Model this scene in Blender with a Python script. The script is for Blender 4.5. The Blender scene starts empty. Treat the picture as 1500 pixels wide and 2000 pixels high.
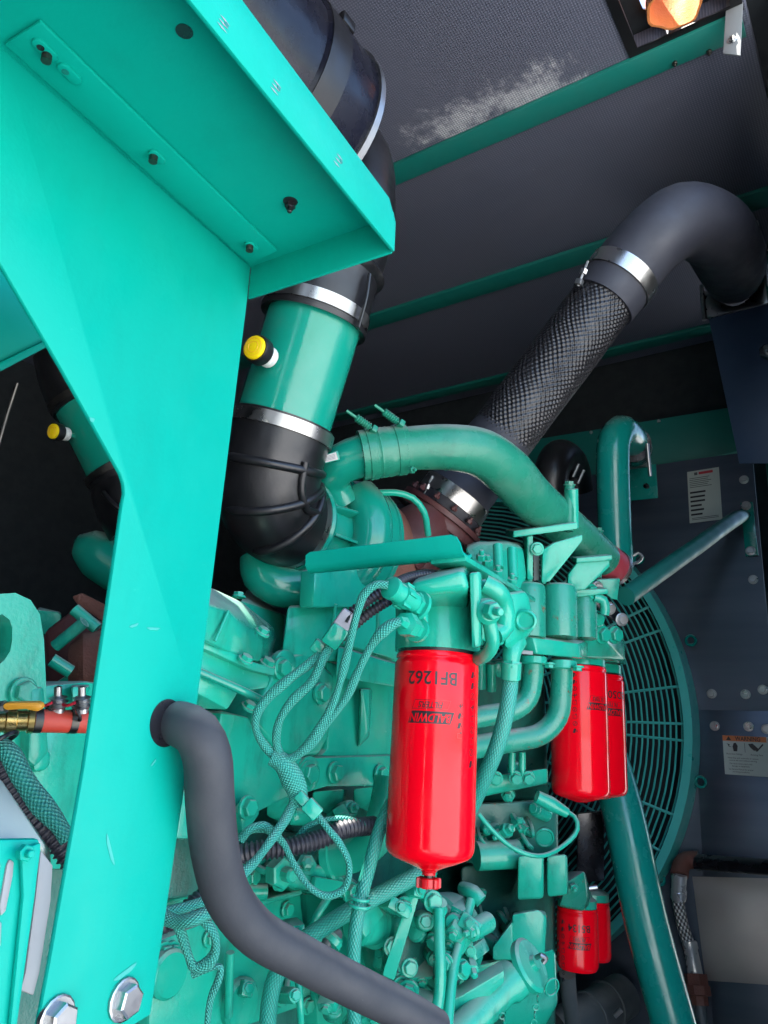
import bpy, bmesh, math, random
from mathutils import Vector, Matrix, Quaternion
random.seed(7)
scene = bpy.context.scene
C = scene.collection
R_ = math.radians

# ------------------------------------------------------------------ camera
# world frame: X runs along the engine towards the radiator, Y goes into the enclosure,
# Z is up; the camera is the origin (1.45 m above the ground outside)
FPX, AZ, PITCH, ROLL = 1502.0, R_(35), R_(17.8), R_(3.6)
cF = Vector((math.cos(AZ)*math.cos(PITCH), math.sin(AZ)*math.cos(PITCH), math.sin(PITCH)))
_R = Vector((math.sin(AZ), -math.cos(AZ), 0)); _U = _R.cross(cF)
cR = _R*math.cos(ROLL) + _U*math.sin(ROLL)
cU = _U*math.cos(ROLL) - _R*math.sin(ROLL)
cam = bpy.data.cameras.new('camera'); cam.sensor_fit = 'VERTICAL'
cam.sensor_height = 24.0; cam.lens = FPX/2000*24.0; cam.clip_start = 0.02; cam.clip_end = 2000
co = bpy.data.objects.new('camera', cam); C.objects.link(co)
co.matrix_world = Matrix((( cR.x, cU.x, -cF.x, 0), (cR.y, cU.y, -cF.y, 0), (cR.z, cU.z, -cF.z, 0), (0,0,0,1)))
scene.camera = co

# ------------------------------------------------------------------ light
SUN_EL, SUN_AZ = R_(60), R_(147)           # azimuth of the direction towards the sun, from +X
sdir = Vector((math.cos(SUN_EL)*math.cos(SUN_AZ), math.cos(SUN_EL)*math.sin(SUN_AZ), math.sin(SUN_EL)))
w = bpy.data.worlds.new('World'); scene.world = w; w.use_nodes = True
nt = w.node_tree; nt.nodes.clear()
sky = nt.nodes.new('ShaderNodeTexSky'); sky.sky_type = 'NISHITA'; sky.sun_disc = False
sky.sun_elevation = SUN_EL; sky.sun_rotation = R_(90) - SUN_AZ
sky.air_density = 1.0; sky.dust_density = 1.2; sky.ozone_density = 1.5
bg = nt.nodes.new('ShaderNodeBackground'); bg.inputs['Strength'].default_value = 0.15
ow = nt.nodes.new('ShaderNodeOutputWorld')
nt.links.new(sky.outputs[0], bg.inputs[0]); nt.links.new(bg.outputs[0], ow.inputs[0])
sl = bpy.data.lights.new('sun', 'SUN'); sl.energy = 4.5; sl.angle = R_(0.53); sl.color = (1.0, 0.95, 0.87)
so = bpy.data.objects.new('sun', sl); C.objects.link(so)
so.rotation_mode = 'QUATERNION'; so.rotation_quaternion = sdir.to_track_quat('Z', 'Y')
scene.view_settings.view_transform = 'Standard'; scene.view_settings.look = 'None'
scene.view_settings.gamma = 1.0; scene.view_settings.use_curve_mapping = False
scene.view_settings.exposure = 2.72
scene.render.engine = 'CYCLES'
scene.cycles.max_bounces = 8; scene.cycles.diffuse_bounces = 3; scene.cycles.glossy_bounces = 4
scene.cycles.sample_clamp_indirect = 6.0
scene.cycles.use_denoising = True
scene.cycles.caustics_reflective = False; scene.cycles.caustics_refractive = False

# ------------------------------------------------------------------ measuring
def ray(px, py): return cF + cR*((px-750)/FPX) + cU*((1000-py)/FPX)
def P(px, py, D=None, X=None, Y=None, Z=None):
    d = ray(px, py)
    t = D if D is not None else X/d.x if X is not None else Y/d.y if Y is not None else Z/d.z
    return d*t
def PP(px, py, q, n):                       # on the plane through q with normal n
    d = ray(px, py); return d*(q.dot(n)/d.dot(n))
def PT(*a): return [P(x, y, d) for x, y, d in a]
def mpp(D): return D/FPX                    # metres per photograph pixel at depth D
EX, EY, EZ = Vector((1,0,0)), Vector((0,1,0)), Vector((0,0,1))

# ------------------------------------------------------------------ materials
M = {}
def node(nt, t, **k):
    n = nt.nodes.new(t)
    for a, v in k.items():
        if a.startswith('i_'):
            key = a[2:]; key = int(key) if key.isdigit() else key.replace('_', ' ')
            n.inputs[key].default_value = v
        else: setattr(n, a, v)
    return n
def new_mat(name):
    m = bpy.data.materials.new(name); m.use_nodes = True; nt = m.node_tree; nt.nodes.clear()
    out = nt.nodes.new('ShaderNodeOutputMaterial'); b = nt.nodes.new('ShaderNodeBsdfPrincipled')
    nt.links.new(b.outputs[0], out.inputs[0]); M[name] = m
    return m, nt, b
def mathn(nt, op, a, b=None, c=None, clamp=False):
    n = nt.nodes.new('ShaderNodeMath'); n.operation = op; n.use_clamp = clamp
    for i, v in enumerate((a, b, c)):
        if v is None: continue
        if isinstance(v, (int, float)): n.inputs[i].default_value = v
        else: nt.links.new(v, n.inputs[i])
    return n.outputs[0]
def mixc(nt, fac, a, b):
    n = nt.nodes.new('ShaderNodeMix'); n.data_type = 'RGBA'
    for i, v in ((0, fac), (6, a), (7, b)):
        if isinstance(v, (int, float)): n.inputs[i].default_value = v
        elif isinstance(v, tuple): n.inputs[i].default_value = (*v, 1)[:4]
        else: nt.links.new(v, n.inputs[i])
    return n.outputs[2]
def noise(nt, scale, detail=3.0, rough=0.55, vec=None):
    n = node(nt, 'ShaderNodeTexNoise'); n.inputs['Scale'].default_value = scale
    n.inputs['Detail'].default_value = detail; n.inputs['Roughness'].default_value = rough
    if vec is None:
        g = node(nt, 'ShaderNodeNewGeometry'); vec = g.outputs['Position']
    nt.links.new(vec, n.inputs['Vector']); return n.outputs['Fac']
def ramp(nt, x, lo, hi, a=0.0, b=1.0):
    n = node(nt, 'ShaderNodeMapRange', interpolation_type='SMOOTHSTEP', clamp=True)
    n.inputs['From Min'].default_value = lo; n.inputs['From Max'].default_value = hi
    n.inputs['To Min'].default_value = a; n.inputs['To Max'].default_value = b
    nt.links.new(x, n.inputs['Value']); return n.outputs['Result']
def bump(nt, b, h, strength, dist=0.002):
    n = node(nt, 'ShaderNodeBump'); n.inputs['Strength'].default_value = strength; n.inputs['Distance'].default_value = dist
    nt.links.new(h, n.inputs['Height']); nt.links.new(n.outputs[0], b.inputs['Normal'])

def paint(name, col, rough=0.35, dust=0.6, peel=0.06, rust=0.0, vary=0.12, dustcol=(0.40, 0.385, 0.35), spec=0.5, metal=0.0, wear=0.0, grime=0.0):
    m, nt, b = new_mat(name)
    n1 = noise(nt, 9, 4); dark = tuple(c*(1-vary) for c in col); lite = tuple(min(1, c*(1+vary)) for c in col)
    c = mixc(nt, n1, dark, lite)
    if rust:
        n2 = noise(nt, 34, 6, 0.7)
        c = mixc(nt, ramp(nt, n2, 0.72-rust*0.2, 0.80-rust*0.2), c, (0.16, 0.07, 0.035))
    if wear:
        n4 = noise(nt, 55, 5, 0.7)
        c = mixc(nt, ramp(nt, n4, 0.70, 0.74, 0, wear), c, tuple(min(1, x*1.5+0.12) for x in col))
    if grime:                                   # oily soot in irregular patches and runs
        mpg = node(nt, 'ShaderNodeMapping'); mpg.inputs['Scale'].default_value = (1, 1, 0.35)
        gg = node(nt, 'ShaderNodeNewGeometry'); nt.links.new(gg.outputs['Position'], mpg.inputs[0])
        n5 = noise(nt, 17, 6, 0.68, mpg.outputs[0])
        c = mixc(nt, ramp(nt, n5, 0.50, 0.72, 0, grime), c, tuple(x*0.34+0.006 for x in col))
    r0 = ramp(nt, noise(nt, 26, 4), 0.3, 0.7, max(0.03, rough-0.08), rough+0.10)
    if dust:
        g = node(nt, 'ShaderNodeNewGeometry'); s = node(nt, 'ShaderNodeSeparateXYZ'); nt.links.new(g.outputs['Normal'], s.inputs[0])
        up = ramp(nt, s.outputs['Z'], 0.35, 0.95)
        spot = ramp(nt, noise(nt, 34, 5, 0.6), 0.25, 0.65, 0.55, 1.0)
        d = mathn(nt, 'MULTIPLY', mathn(nt, 'MULTIPLY', up, spot), dust, clamp=True)
        film = mathn(nt, 'MULTIPLY', ramp(nt, noise(nt, 14, 5, 0.62), 0.48, 0.75), 0.10*dust)
        d = mathn(nt, 'MAXIMUM', d, film)
        c = mixc(nt, d, c, dustcol)
        r0 = mathn(nt, 'ADD', r0, mathn(nt, 'MULTIPLY', d, 0.45), clamp=True)
    nt.links.new(c, b.inputs['Base Color']); nt.links.new(r0, b.inputs['Roughness'])
    b.inputs['Specular IOR Level'].default_value = spec; b.inputs['Metallic'].default_value = metal
    if peel: bump(nt, b, noise(nt, 260, 2), peel, 0.003)
    return m

GREEN = (0.0015, 0.300, 0.225)
paint('sheet_green', GREEN, 0.42, 0.0, 0.05, vary=0.05, wear=0.08, spec=0.12, grime=0.08)
paint('bent_green', (0.014, 0.185, 0.115), 0.26, 0.85, 0.08, vary=0.1, grime=0.3, spec=0.35)  # darker engine green: shade under the roof put into the colour
paint('block_shade_green', (0.012, 0.13, 0.10), 0.35, 0.6, 0.2, vary=0.3, grime=0.85, rust=0.3)  # grimy engine green, darkened so the gaps between parts read as shade
paint('guard_green', (0.06, 0.46, 0.40), 0.35, 0.0, 0.0, vary=0.05)
paint('engine_green', (0.010, 0.335, 0.225), 0.17, 0.75, 0.07, vary=0.14, wear=0.2, spec=0.42, grime=0.6)
paint('engine_green_rusty', (0.012, 0.23, 0.155), 0.28, 0.8, 0.14, rust=0.62, vary=0.15)
paint('engine_green_gloss', (0.005, 0.24, 0.165), 0.14, 0.6, 0.05, vary=0.06)
paint('pipe_green', (0.004, 0.22, 0.18), 0.20, 0.3, 0.02, vary=0.05)
paint('strip_green', (0.006, 0.15, 0.12), 0.45, 0.0, 0.02, vary=0.05)
paint('rubber', (0.007, 0.007, 0.008), 0.36, 0.15, 0.05, vary=0.2, dustcol=(0.13, 0.12, 0.11))
paint('scuff_paint', (0.03, 0.33, 0.27), 0.6, 0.0, 0.1, vary=0.1)
paint('drum_black', (0.005, 0.006, 0.013), 0.26, 0.35, 0.02, vary=0.1, dustcol=(0.16, 0.13, 0.10), spec=0.25)
paint('hose_grey', (0.024, 0.027, 0.033), 0.70, 0.55, 0.05, vary=0.10, dustcol=(0.22, 0.20, 0.18), wear=0.45)
paint('elbow_dark', (0.022, 0.023, 0.031), 0.60, 0.35, 0.03, vary=0.1, dustcol=(0.10, 0.10, 0.10))
paint('tag_grey', (0.20, 0.23, 0.23), 0.5, 0.2, 0.0, vary=0.1)
paint('side_grey', (0.20, 0.21, 0.21), 0.5, 0.2, 0.0, vary=0.15)
paint('glare_blue', (0.04, 0.075, 0.14), 0.5, 0.0, 0.02, vary=0.1)  # blue lens glare over the leg plate, put into its colour
paint('conduit_black', (0.022, 0.022, 0.030), 0.42, 0.35, 0.0, vary=0.1, dustcol=(0.15, 0.15, 0.15))
paint('filter_red', (0.84, 0.001, 0.010), 0.11, 0.0, 0.012, vary=0.05, spec=0.32, wear=0.06)
paint('red_plastic', (0.50, 0.006, 0.012), 0.35, 0.0, 0.03, vary=0.05)
paint('red_hose', (0.55, 0.055, 0.03), 0.45, 0.15, 0.03, vary=0.08)
paint('rust_brown', (0.115, 0.040, 0.026), 0.75, 0.25, 0.5, vary=0.35, dustcol=(0.2, 0.15, 0.12))
paint('turbine_rust', (0.20, 0.075, 0.05), 0.8, 0.15, 0.5, rust=0.0, vary=0.75, dustcol=(0.25,0.18,0.15))
paint('brown_casting', (0.075, 0.022, 0.022), 0.55, 0.25, 0.2, vary=0.2, dustcol=(0.18, 0.15, 0.13))
paint('silicone_red', (0.32, 0.03, 0.045), 0.45, 0.1, 0.03)
paint('yellow', (0.82, 0.60, 0.005), 0.35, 0.0, 0.01, vary=0.04)
paint('yellow_grip', (0.75, 0.34, 0.03), 0.4, 0.1, 0.02, vary=0.08)
paint('white_plastic', (0.62, 0.63, 0.60), 0.4, 0.0, 0.0, vary=0.03)
paint('paper', (0.46, 0.50, 0.45), 0.5, 0.0, 0.0, vary=0.04)
paint('ink', (0.014, 0.012, 0.014), 0.35, 0.0, 0.0, vary=0.0)
paint('ink_grey', (0.09, 0.10, 0.10), 0.5, 0.0, 0.0, vary=0.0)
paint('orange_print', (0.60, 0.17, 0.05), 0.5, 0.0, 0.0, vary=0.0)
paint('red_print', (0.5, 0.04, 0.05), 0.5, 0.0, 0.0, vary=0.0)
paint('red_tie', (0.45, 0.012, 0.03), 0.4, 0.0, 0.0, vary=0.0)
paint('grey_connector', (0.34, 0.34, 0.38), 0.5, 0.1, 0.0, vary=0.05)
paint('beige_box', (0.40, 0.46, 0.41), 0.5, 0.3, 0.02, vary=0.04)
paint('dark_wall', (0.012, 0.017, 0.020), 0.7, 0.0, 0.05, vary=0.3)
paint('black_pipe', (0.010, 0.010, 0.013), 0.25, 0.2, 0.05, vary=0.2)
paint('grey_pipe', (0.055, 0.07, 0.075), 0.5, 0.3, 0.03, vary=0.15)

def metal(name, col, rough, vary=0.12, streak=0.0, bumpk=0.02):
    m, nt, b = new_mat(name)
    n1 = noise(nt, 40, 5)
    c = mixc(nt, n1, tuple(x*(1-vary) for x in col), tuple(min(1, x*(1+vary)) for x in col))
    nt.links.new(c, b.inputs['Base Color']); b.inputs['Metallic'].default_value = 1.0
    nt.links.new(ramp(nt, noise(nt, 30, 4), 0.3, 0.7, rough*0.75, rough*1.3), b.inputs['Roughness'])
    if bumpk: bump(nt, b, noise(nt, 180, 3), bumpk)
metal('band_steel', (0.36, 0.35, 0.33), 0.30)
metal('bolt_zinc', (0.42, 0.43, 0.43), 0.34, 0.15, bumpk=0.05)
metal('stud_dark', (0.10, 0.095, 0.085), 0.45)
metal('brass', (0.50, 0.36, 0.13), 0.32)
metal('bracket_zinc', (0.36, 0.37, 0.37), 0.35)

# woven / knitted tubes (UV in metres: u round the tube, v along it)
def woven(name, col, col2, ku, kv, rough=0.55, strength=0.8, dist=0.0015, metallic=0.0, dust=0.35):
    m, nt, b = new_mat(name)
    uv = node(nt, 'ShaderNodeUVMap'); s = node(nt, 'ShaderNodeSeparateXYZ'); nt.links.new(uv.outputs[0], s.inputs[0])
    a = mathn(nt, 'MULTIPLY', s.outputs[0], ku); c = mathn(nt, 'MULTIPLY', s.outputs[1], kv)
    h1 = mathn(nt, 'SINE', a); h2 = mathn(nt, 'SINE', c)
    h = mathn(nt, 'MULTIPLY', h1, h2)
    hh = ramp(nt, h, -0.5, 0.8)
    n1 = noise(nt, 60, 4)
    cc = mixc(nt, hh, col2, col)
    g = node(nt, 'ShaderNodeNewGeometry'); sz = node(nt, 'ShaderNodeSeparateXYZ'); nt.links.new(g.outputs['Normal'], sz.inputs[0])
    d = mathn(nt, 'MULTIPLY', mathn(nt, 'MULTIPLY', ramp(nt, sz.outputs['Z'], 0.1, 0.9), n1), dust)
    cc = mixc(nt, d, cc, (0.34, 0.36, 0.33))
    nt.links.new(cc, b.inputs['Base Color']); b.inputs['Roughness'].default_value = rough; b.inputs['Metallic'].default_value = metallic
    bump(nt, b, h, strength, dist)
woven('braid_green', (0.07, 0.46, 0.37), (0.015, 0.25, 0.19), 1700, 1500)
woven('braid_hose_green', (0.025, 0.34, 0.26), (0.010, 0.20, 0.155), 1500, 800, 0.4, 0.4)
woven('braid_steel', (0.75, 0.73, 0.68), (0.10, 0.09, 0.08), 520, 380, 0.38, 0.9, 0.002, 0.55, 0.0)
m, nt, b = new_mat('zinc_reflection')  # paler warm zinc: the ground's reflection put into the base colour
nt.links.new(mixc(nt, noise(nt, 3.0, 5), (0.22, 0.21, 0.20), (0.50, 0.46, 0.42)), b.inputs['Base Color']); b.inputs['Metallic'].default_value = 0.8
nt.links.new(ramp(nt, noise(nt, 8, 5), 0.3, 0.7, 0.38, 0.55), b.inputs['Roughness']); bump(nt, b, noise(nt, 5, 3), 0.3, 0.01)
paint('crimp_zinc', (0.50, 0.50, 0.48), 0.30, 0.0, 0.02, vary=0.15, metal=0.6)
woven('knit_black', (0.017, 0.016, 0.018), (0.004, 0.004, 0.005), 410, 350, 0.38, 0.3, 0.001, 0.0, 0.1)

# ceiling foam: perforated dark facing, lens glare put into its blue tone, with a chalky water stain
def foam(name, stain):
    m, nt, b = new_mat(name)
    g = node(nt, 'ShaderNodeNewGeometry'); s = node(nt, 'ShaderNodeSeparateXYZ'); nt.links.new(g.outputs['Position'], s.inputs[0])
    x, y = s.outputs[0], s.outputs[1]
    k = 2*math.pi/0.0085
    u = mathn(nt, 'MULTIPLY', mathn(nt, 'ADD', x, y), k*0.7071); v = mathn(nt, 'MULTIPLY', mathn(nt, 'SUBTRACT', x, y), k*0.7071)
    dots = mathn(nt, 'MULTIPLY', mathn(nt, 'SINE', u), mathn(nt, 'SINE', v))
    base = mixc(nt, ramp(nt, dots, -0.2, 0.75), (0.085, 0.092, 0.125), (0.16, 0.172, 0.225))
    base = mixc(nt, ramp(nt, noise(nt, 3.5, 5), 0.35, 0.7, 0.0, 0.45), base, (0.11, 0.112, 0.14))
    speck = ramp(nt, noise(nt, 150, 2, 0.5), 0.735, 0.76)
    speck = mathn(nt, 'MULTIPLY', speck, ramp(nt, noise(nt, 3.0, 3), 0.50, 0.62))
    base = mixc(nt, mathn(nt, 'MULTIPLY', speck, 0.6), base, (0.4, 0.4, 0.38))
    if stain:
        # limescale patch on the panel, about 0.6 m long, beside the first strip
        (sx, sy, ex, ey) = stain
        dx, dy = ex-sx, ey-sy; L = math.hypot(dx, dy); dx /= L; dy /= L
        rx = mathn(nt, 'SUBTRACT', x, sx); ry = mathn(nt, 'SUBTRACT', y, sy)
        al = mathn(nt, 'DIVIDE', mathn(nt, 'ADD', mathn(nt, 'MULTIPLY', rx, dx), mathn(nt, 'MULTIPLY', ry, dy)), L)
        ac = mathn(nt, 'ABSOLUTE', mathn(nt, 'SUBTRACT', mathn(nt, 'MULTIPLY', ry, dx), mathn(nt, 'MULTIPLY', rx, dy)))
        ends = mathn(nt, 'MULTIPLY', ramp(nt, al, -0.15, 0.25), ramp(nt, al, 0.85, 1.25, 1, 0))
        wob = mathn(nt, 'MULTIPLY', mathn(nt, 'SUBTRACT', noise(nt, 9, 3), 0.5), 0.10)
        band = ramp(nt, mathn(nt, 'ADD', ac, wob), 0.0, 0.12, 1, 0)
        mm = mathn(nt, 'MULTIPLY', ends, band)
        n2 = noise(nt, 30, 8, 0.78)
        f = ramp(nt, mathn(nt, 'ADD', n2, mathn(nt, 'MULTIPLY', mm, 0.30)), 0.55, 0.84)
        f = mathn(nt, 'MULTIPLY', f, mathn(nt, 'MULTIPLY', ramp(nt, mm, 0.0, 0.35), ramp(nt, dots, -0.5, 0.4, 0.35, 0.85)))
        f = mathn(nt, 'MULTIPLY', f, ramp(nt, noise(nt, 11, 4, 0.6), 0.38, 0.56))
        base = mixc(nt, f, base, (0.60, 0.60, 0.61))
    nt.links.new(base, b.inputs['Base Color']); b.inputs['Roughness'].default_value = 0.55
    bump(nt, b, dots, 0.30, 0.0015)
foam('foam', None)
_s0, _s1 = P(800, 285, Z=1.52), P(1120, 145, Z=1.52)
foam('foam_stained', (_s0.x, _s0.y, _s1.x, _s1.y))

# dark galvanised radiator sheet
m, nt, b = new_mat('radiator_sheet')
g = node(nt, 'ShaderNodeNewGeometry'); mp = node(nt, 'ShaderNodeMapping'); mp.inputs['Scale'].default_value = (1, 1, 12)
nt.links.new(g.outputs['Position'], mp.inputs[0])
n1 = noise(nt, 1.6, 4, 0.5, mp.outputs[0])
nt.links.new(mixc(nt, n1, (0.060, 0.078, 0.105), (0.12, 0.145, 0.18)), b.inputs['Base Color'])
b.inputs['Metallic'].default_value = 0.85
nt.links.new(ramp(nt, noise(nt, 4, 3), 0.3, 0.7, 0.34, 0.46), b.inputs['Roughness'])

# sunlit concrete outside
m, nt, b = new_mat('concrete')
n1 = noise(nt, 0.7, 6); n2 = noise(nt, 14, 5)
nt.links.new(mixc(nt, mathn(nt, 'MULTIPLY', mathn(nt, 'ADD', n1, n2), 0.5), (0.46, 0.45, 0.43), (0.60, 0.585, 0.56)), b.inputs['Base Color'])
b.inputs['Roughness'].default_value = 0.9

# ------------------------------------------------------------------ object helpers
WL = {}                                     # world location of every object
def _link(o, loc, parent):
    C.objects.link(o)
    if parent is not None:
        o.parent = parent; o.location = loc - WL[parent]
    else: o.location = loc
    WL[o] = loc.copy()
    return o
def tag(o, label=None, cat=None, group=None, kind=None):
    if label: o['label'] = label
    if cat: o['category'] = cat
    if group: o['group'] = group
    if kind: o['kind'] = kind
    return o
def thing(name, loc, label, cat, group=None):
    o = bpy.data.objects.new(name, None); o.empty_display_size = 0.05
    return tag(_link(o, Vector(loc), None), label, cat, group)
def obj(name, verts, faces, mat, parent=None, uvs=None, sharp=32, recalc=True):
    verts = [Vector(v) for v in verts]
    lo = Vector([min(v[i] for v in verts) for i in range(3)]); hi = Vector([max(v[i] for v in verts) for i in range(3)])
    c = (lo+hi)*0.5
    me = bpy.data.meshes.new(name); me.from_pydata([v-c for v in verts], [], faces)
    if uvs is not None:
        ul = me.uv_layers.new(name='UVMap')
        for p in me.polygons:
            for k, li in enumerate(p.loop_indices): ul.data[li].uv = uvs[p.index][k]
    if recalc:
        bm = bmesh.new(); bm.from_mesh(me); bmesh.ops.recalc_face_normals(bm, faces=bm.faces); bm.to_mesh(me); bm.free()
    me.polygons.foreach_set('use_smooth', [True]*len(me.polygons))
    me.set_sharp_from_angle(angle=R_(sharp))
    if mat: me.materials.append(M[mat])
    return _link(bpy.data.objects.new(name, me), c, parent)
def from_bm(name, bm, mat, parent=None, sharp=32):
    bmesh.ops.recalc_face_normals(bm, faces=bm.faces)
    bm.verts.index_update()
    v = [x.co.copy() for x in bm.verts]; f = [[a.index for a in p.verts] for p in bm.faces]
    bm.free()
    return obj(name, v, f, mat, parent, None, sharp, False)
def bevel(bm, wd, seg=2, ang=20):
    if wd <= 0: return
    es = [e for e in bm.edges if len(e.link_faces) == 2 and e.calc_face_angle(0) > R_(ang)]
    bmesh.ops.bevel(bm, geom=es, offset=wd, segments=seg, profile=0.5, affect='EDGES', clamp_overlap=True)
def prism_bm(poly, vec):
    bm = bmesh.new()
    a = [bm.verts.new(p) for p in poly]; b_ = [bm.verts.new(Vector(p)+vec) for p in poly]
    n = len(a)
    bm.faces.new(a); bm.faces.new(b_[::-1])
    for i in range(n): bm.faces.new((a[i], a[(i+1) % n], b_[(i+1) % n], b_[i]))
    bmesh.ops.recalc_face_normals(bm, faces=bm.faces)
    return bm
def prism(name, poly, vec, mat, parent=None, bev=0.003, seg=2):
    bm = prism_bm(poly, Vector(vec)); bevel(bm, bev, seg); return from_bm(name, bm, mat, parent)
def slab(name, px, mat, parent=None, Y=None, X=None, D=None, Z=None, depth=0.05, bev=0.004, seg=2, out=0.0):
    """polygon measured on the plane Y / X / Z (or facing the lens at D), extruded away from the camera"""
    poly = [P(a, b, D=D, Y=Y, X=X, Z=Z) for a, b in px]
    vec = EY*depth if Y is not None else EX*depth if X is not None else EZ*depth if Z is not None else cF*depth
    if out:
        u = vec.normalized()*-out; poly = [p+u for p in poly]; vec = vec - u
    return prism(name, poly, vec, mat, parent, bev, seg)
def box(name, c, sx, sy, sz, mat, parent=None, bev=0.003, ax=None, seg=2):
    a = ax or (EX, EY, EZ); c = Vector(c)
    poly = [c + a[0]*(sx/2*i) + a[1]*(sy/2*j) - a[2]*(sz/2) for i, j in ((-1,-1),(1,-1),(1,1),(-1,1))]
    return prism(name, poly, a[2]*sz, mat, parent, bev, seg)
def frame_of(d):
    d = d.normalized(); h = EZ if abs(d.z) < 0.9 else EX
    u = d.cross(h).normalized(); v = d.cross(u).normalized()
    return u, v, d
def lathe(name, p0, axis, prof, mat, parent=None, n=40, rfun=None, sharp=35, closed=True, uvk=False):
    """profile of (height along the axis, radius)"""
    u, v, d = frame_of(Vector(axis)); p0 = Vector(p0)
    vs, fs, uvs = [], [], []
    for h, r in prof:
        for k in range(n):
            t = 2*math.pi*k/n; rr = r*(rfun(h, t) if rfun else 1)
            vs.append(p0 + d*h + (u*math.cos(t)+v*math.sin(t))*rr)
    m_ = len(prof)
    for i in range(m_-1):
        for k in range(n):
            k2 = (k+1) % n; fs.append((i*n+k, i*n+k2, (i+1)*n+k2, (i+1)*n+k))
            r = max(prof[i][1], 1e-4)
            a0, a1 = 2*math.pi*r*k/n, 2*math.pi*r*(k+1)/n
            uvs.append(((a0, prof[i][0]), (a1, prof[i][0]), (a1, prof[i+1][0]), (a0, prof[i+1][0])))
    if closed:
        for i in (0, m_-1):
            fs.append(tuple(range(i*n, i*n+n))); uvs.append(tuple((0, 0) for _ in range(n)))
    return obj(name, vs, fs, mat, parent, uvs if uvk else None, sharp, True)
def smooth(pts, rad, step):
    """Catmull-Rom through the points, sampled every `step` metres"""
    n = len(pts); op, orad = [], []
    for i in range(n-1):
        p1, p2 = pts[i], pts[i+1]
        p0 = pts[i-1] if i else p1*2-p2
        p3 = pts[i+2] if i+2 < n else p2*2-p1
        L = (p2-p1).length; k = max(2, int(L/step))
        t0 = 0; t1 = t0+max(1e-5, (p1-p0).length)**0.5; t2 = t1+max(1e-5, L)**0.5; t3 = t2+max(1e-5, (p3-p2).length)**0.5
        for j in range(k):
            t = t1+(t2-t1)*j/k
            a1 = p0*((t1-t)/(t1-t0))+p1*((t-t0)/(t1-t0)); a2 = p1*((t2-t)/(t2-t1))+p2*((t-t1)/(t2-t1)); a3 = p2*((t3-t)/(t3-t2))+p3*((t-t2)/(t3-t2))
            b1 = a1*((t2-t)/(t2-t0))+a2*((t-t0)/(t2-t0)); b2 = a2*((t3-t)/(t3-t1))+a3*((t-t1)/(t3-t1))
            op.append(b1*((t2-t)/(t2-t1))+b2*((t-t1)/(t2-t1))); orad.append(rad[i]+(rad[i+1]-rad[i])*j/k)
    op.append(pts[-1].copy()); orad.append(rad[-1])
    return op, orad
def tube(name, pts, r, mat, parent=None, n=16, step=0.012, rfun=None, caps=True, uv=False, lin=False, sharp=40):
    pts = [Vector(p) for p in pts]; rad = list(r) if isinstance(r, (list, tuple)) else [r]*len(pts)
    if lin: q, rr = pts, rad
    else: q, rr = smooth(pts, rad, step)
    vs, fs, uvs = [], [], []
    t = (q[1]-q[0]).normalized(); u, v, _ = frame_of(t); s = 0.0; S = []
    for i, p in enumerate(q):
        t2 = (q[min(i+1, len(q)-1)]-q[max(i-1, 0)]).normalized()
        rot = t.rotation_difference(t2); u = rot @ u; u = (u - t2*u.dot(t2)).normalized(); v = t2.cross(u); t = t2
        if i: s += (p-q[i-1]).length
        S.append(s)
        for k in range(n):
            a = 2*math.pi*k/n; rad_ = rr[i]*(rfun(s, a) if rfun else 1)
            vs.append(p + (u*math.cos(a)+v*math.sin(a))*rad_)
    for i in range(len(q)-1):
        for k in range(n):
            k2 = (k+1) % n; fs.append((i*n+k, i*n+k2, (i+1)*n+k2, (i+1)*n+k))
            if uv:
                c0, c1 = 2*math.pi*rr[0]*k/n, 2*math.pi*rr[0]*(k+1)/n
                uvs.append(((c0, S[i]), (c1, S[i]), (c1, S[i+1]), (c0, S[i+1])))
    if caps:
        fs.append(tuple(range(n))); fs.append(tuple(range((len(q)-1)*n, len(q)*n)))
        uvs += [tuple((0, 0) for _ in range(n))]*2
    return obj(name, vs, fs, mat, parent, uvs if uv else None, sharp, True)
def corrug(pitch, amp): return lambda s, a: 1 + amp*(1 if math.sin(2*math.pi*s/pitch) > 0 else -1)*min(1, abs(math.sin(2*math.pi*s/pitch))*2)
def lumpy(seed, amp=0.14, k=60):
    return lambda s, a: 1 + amp*(math.sin(s*k+seed)*0.6+math.sin(s*k*2.3+seed*3)*0.4) + amp*0.5*math.sin(2*a+s*90+seed)

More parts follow.
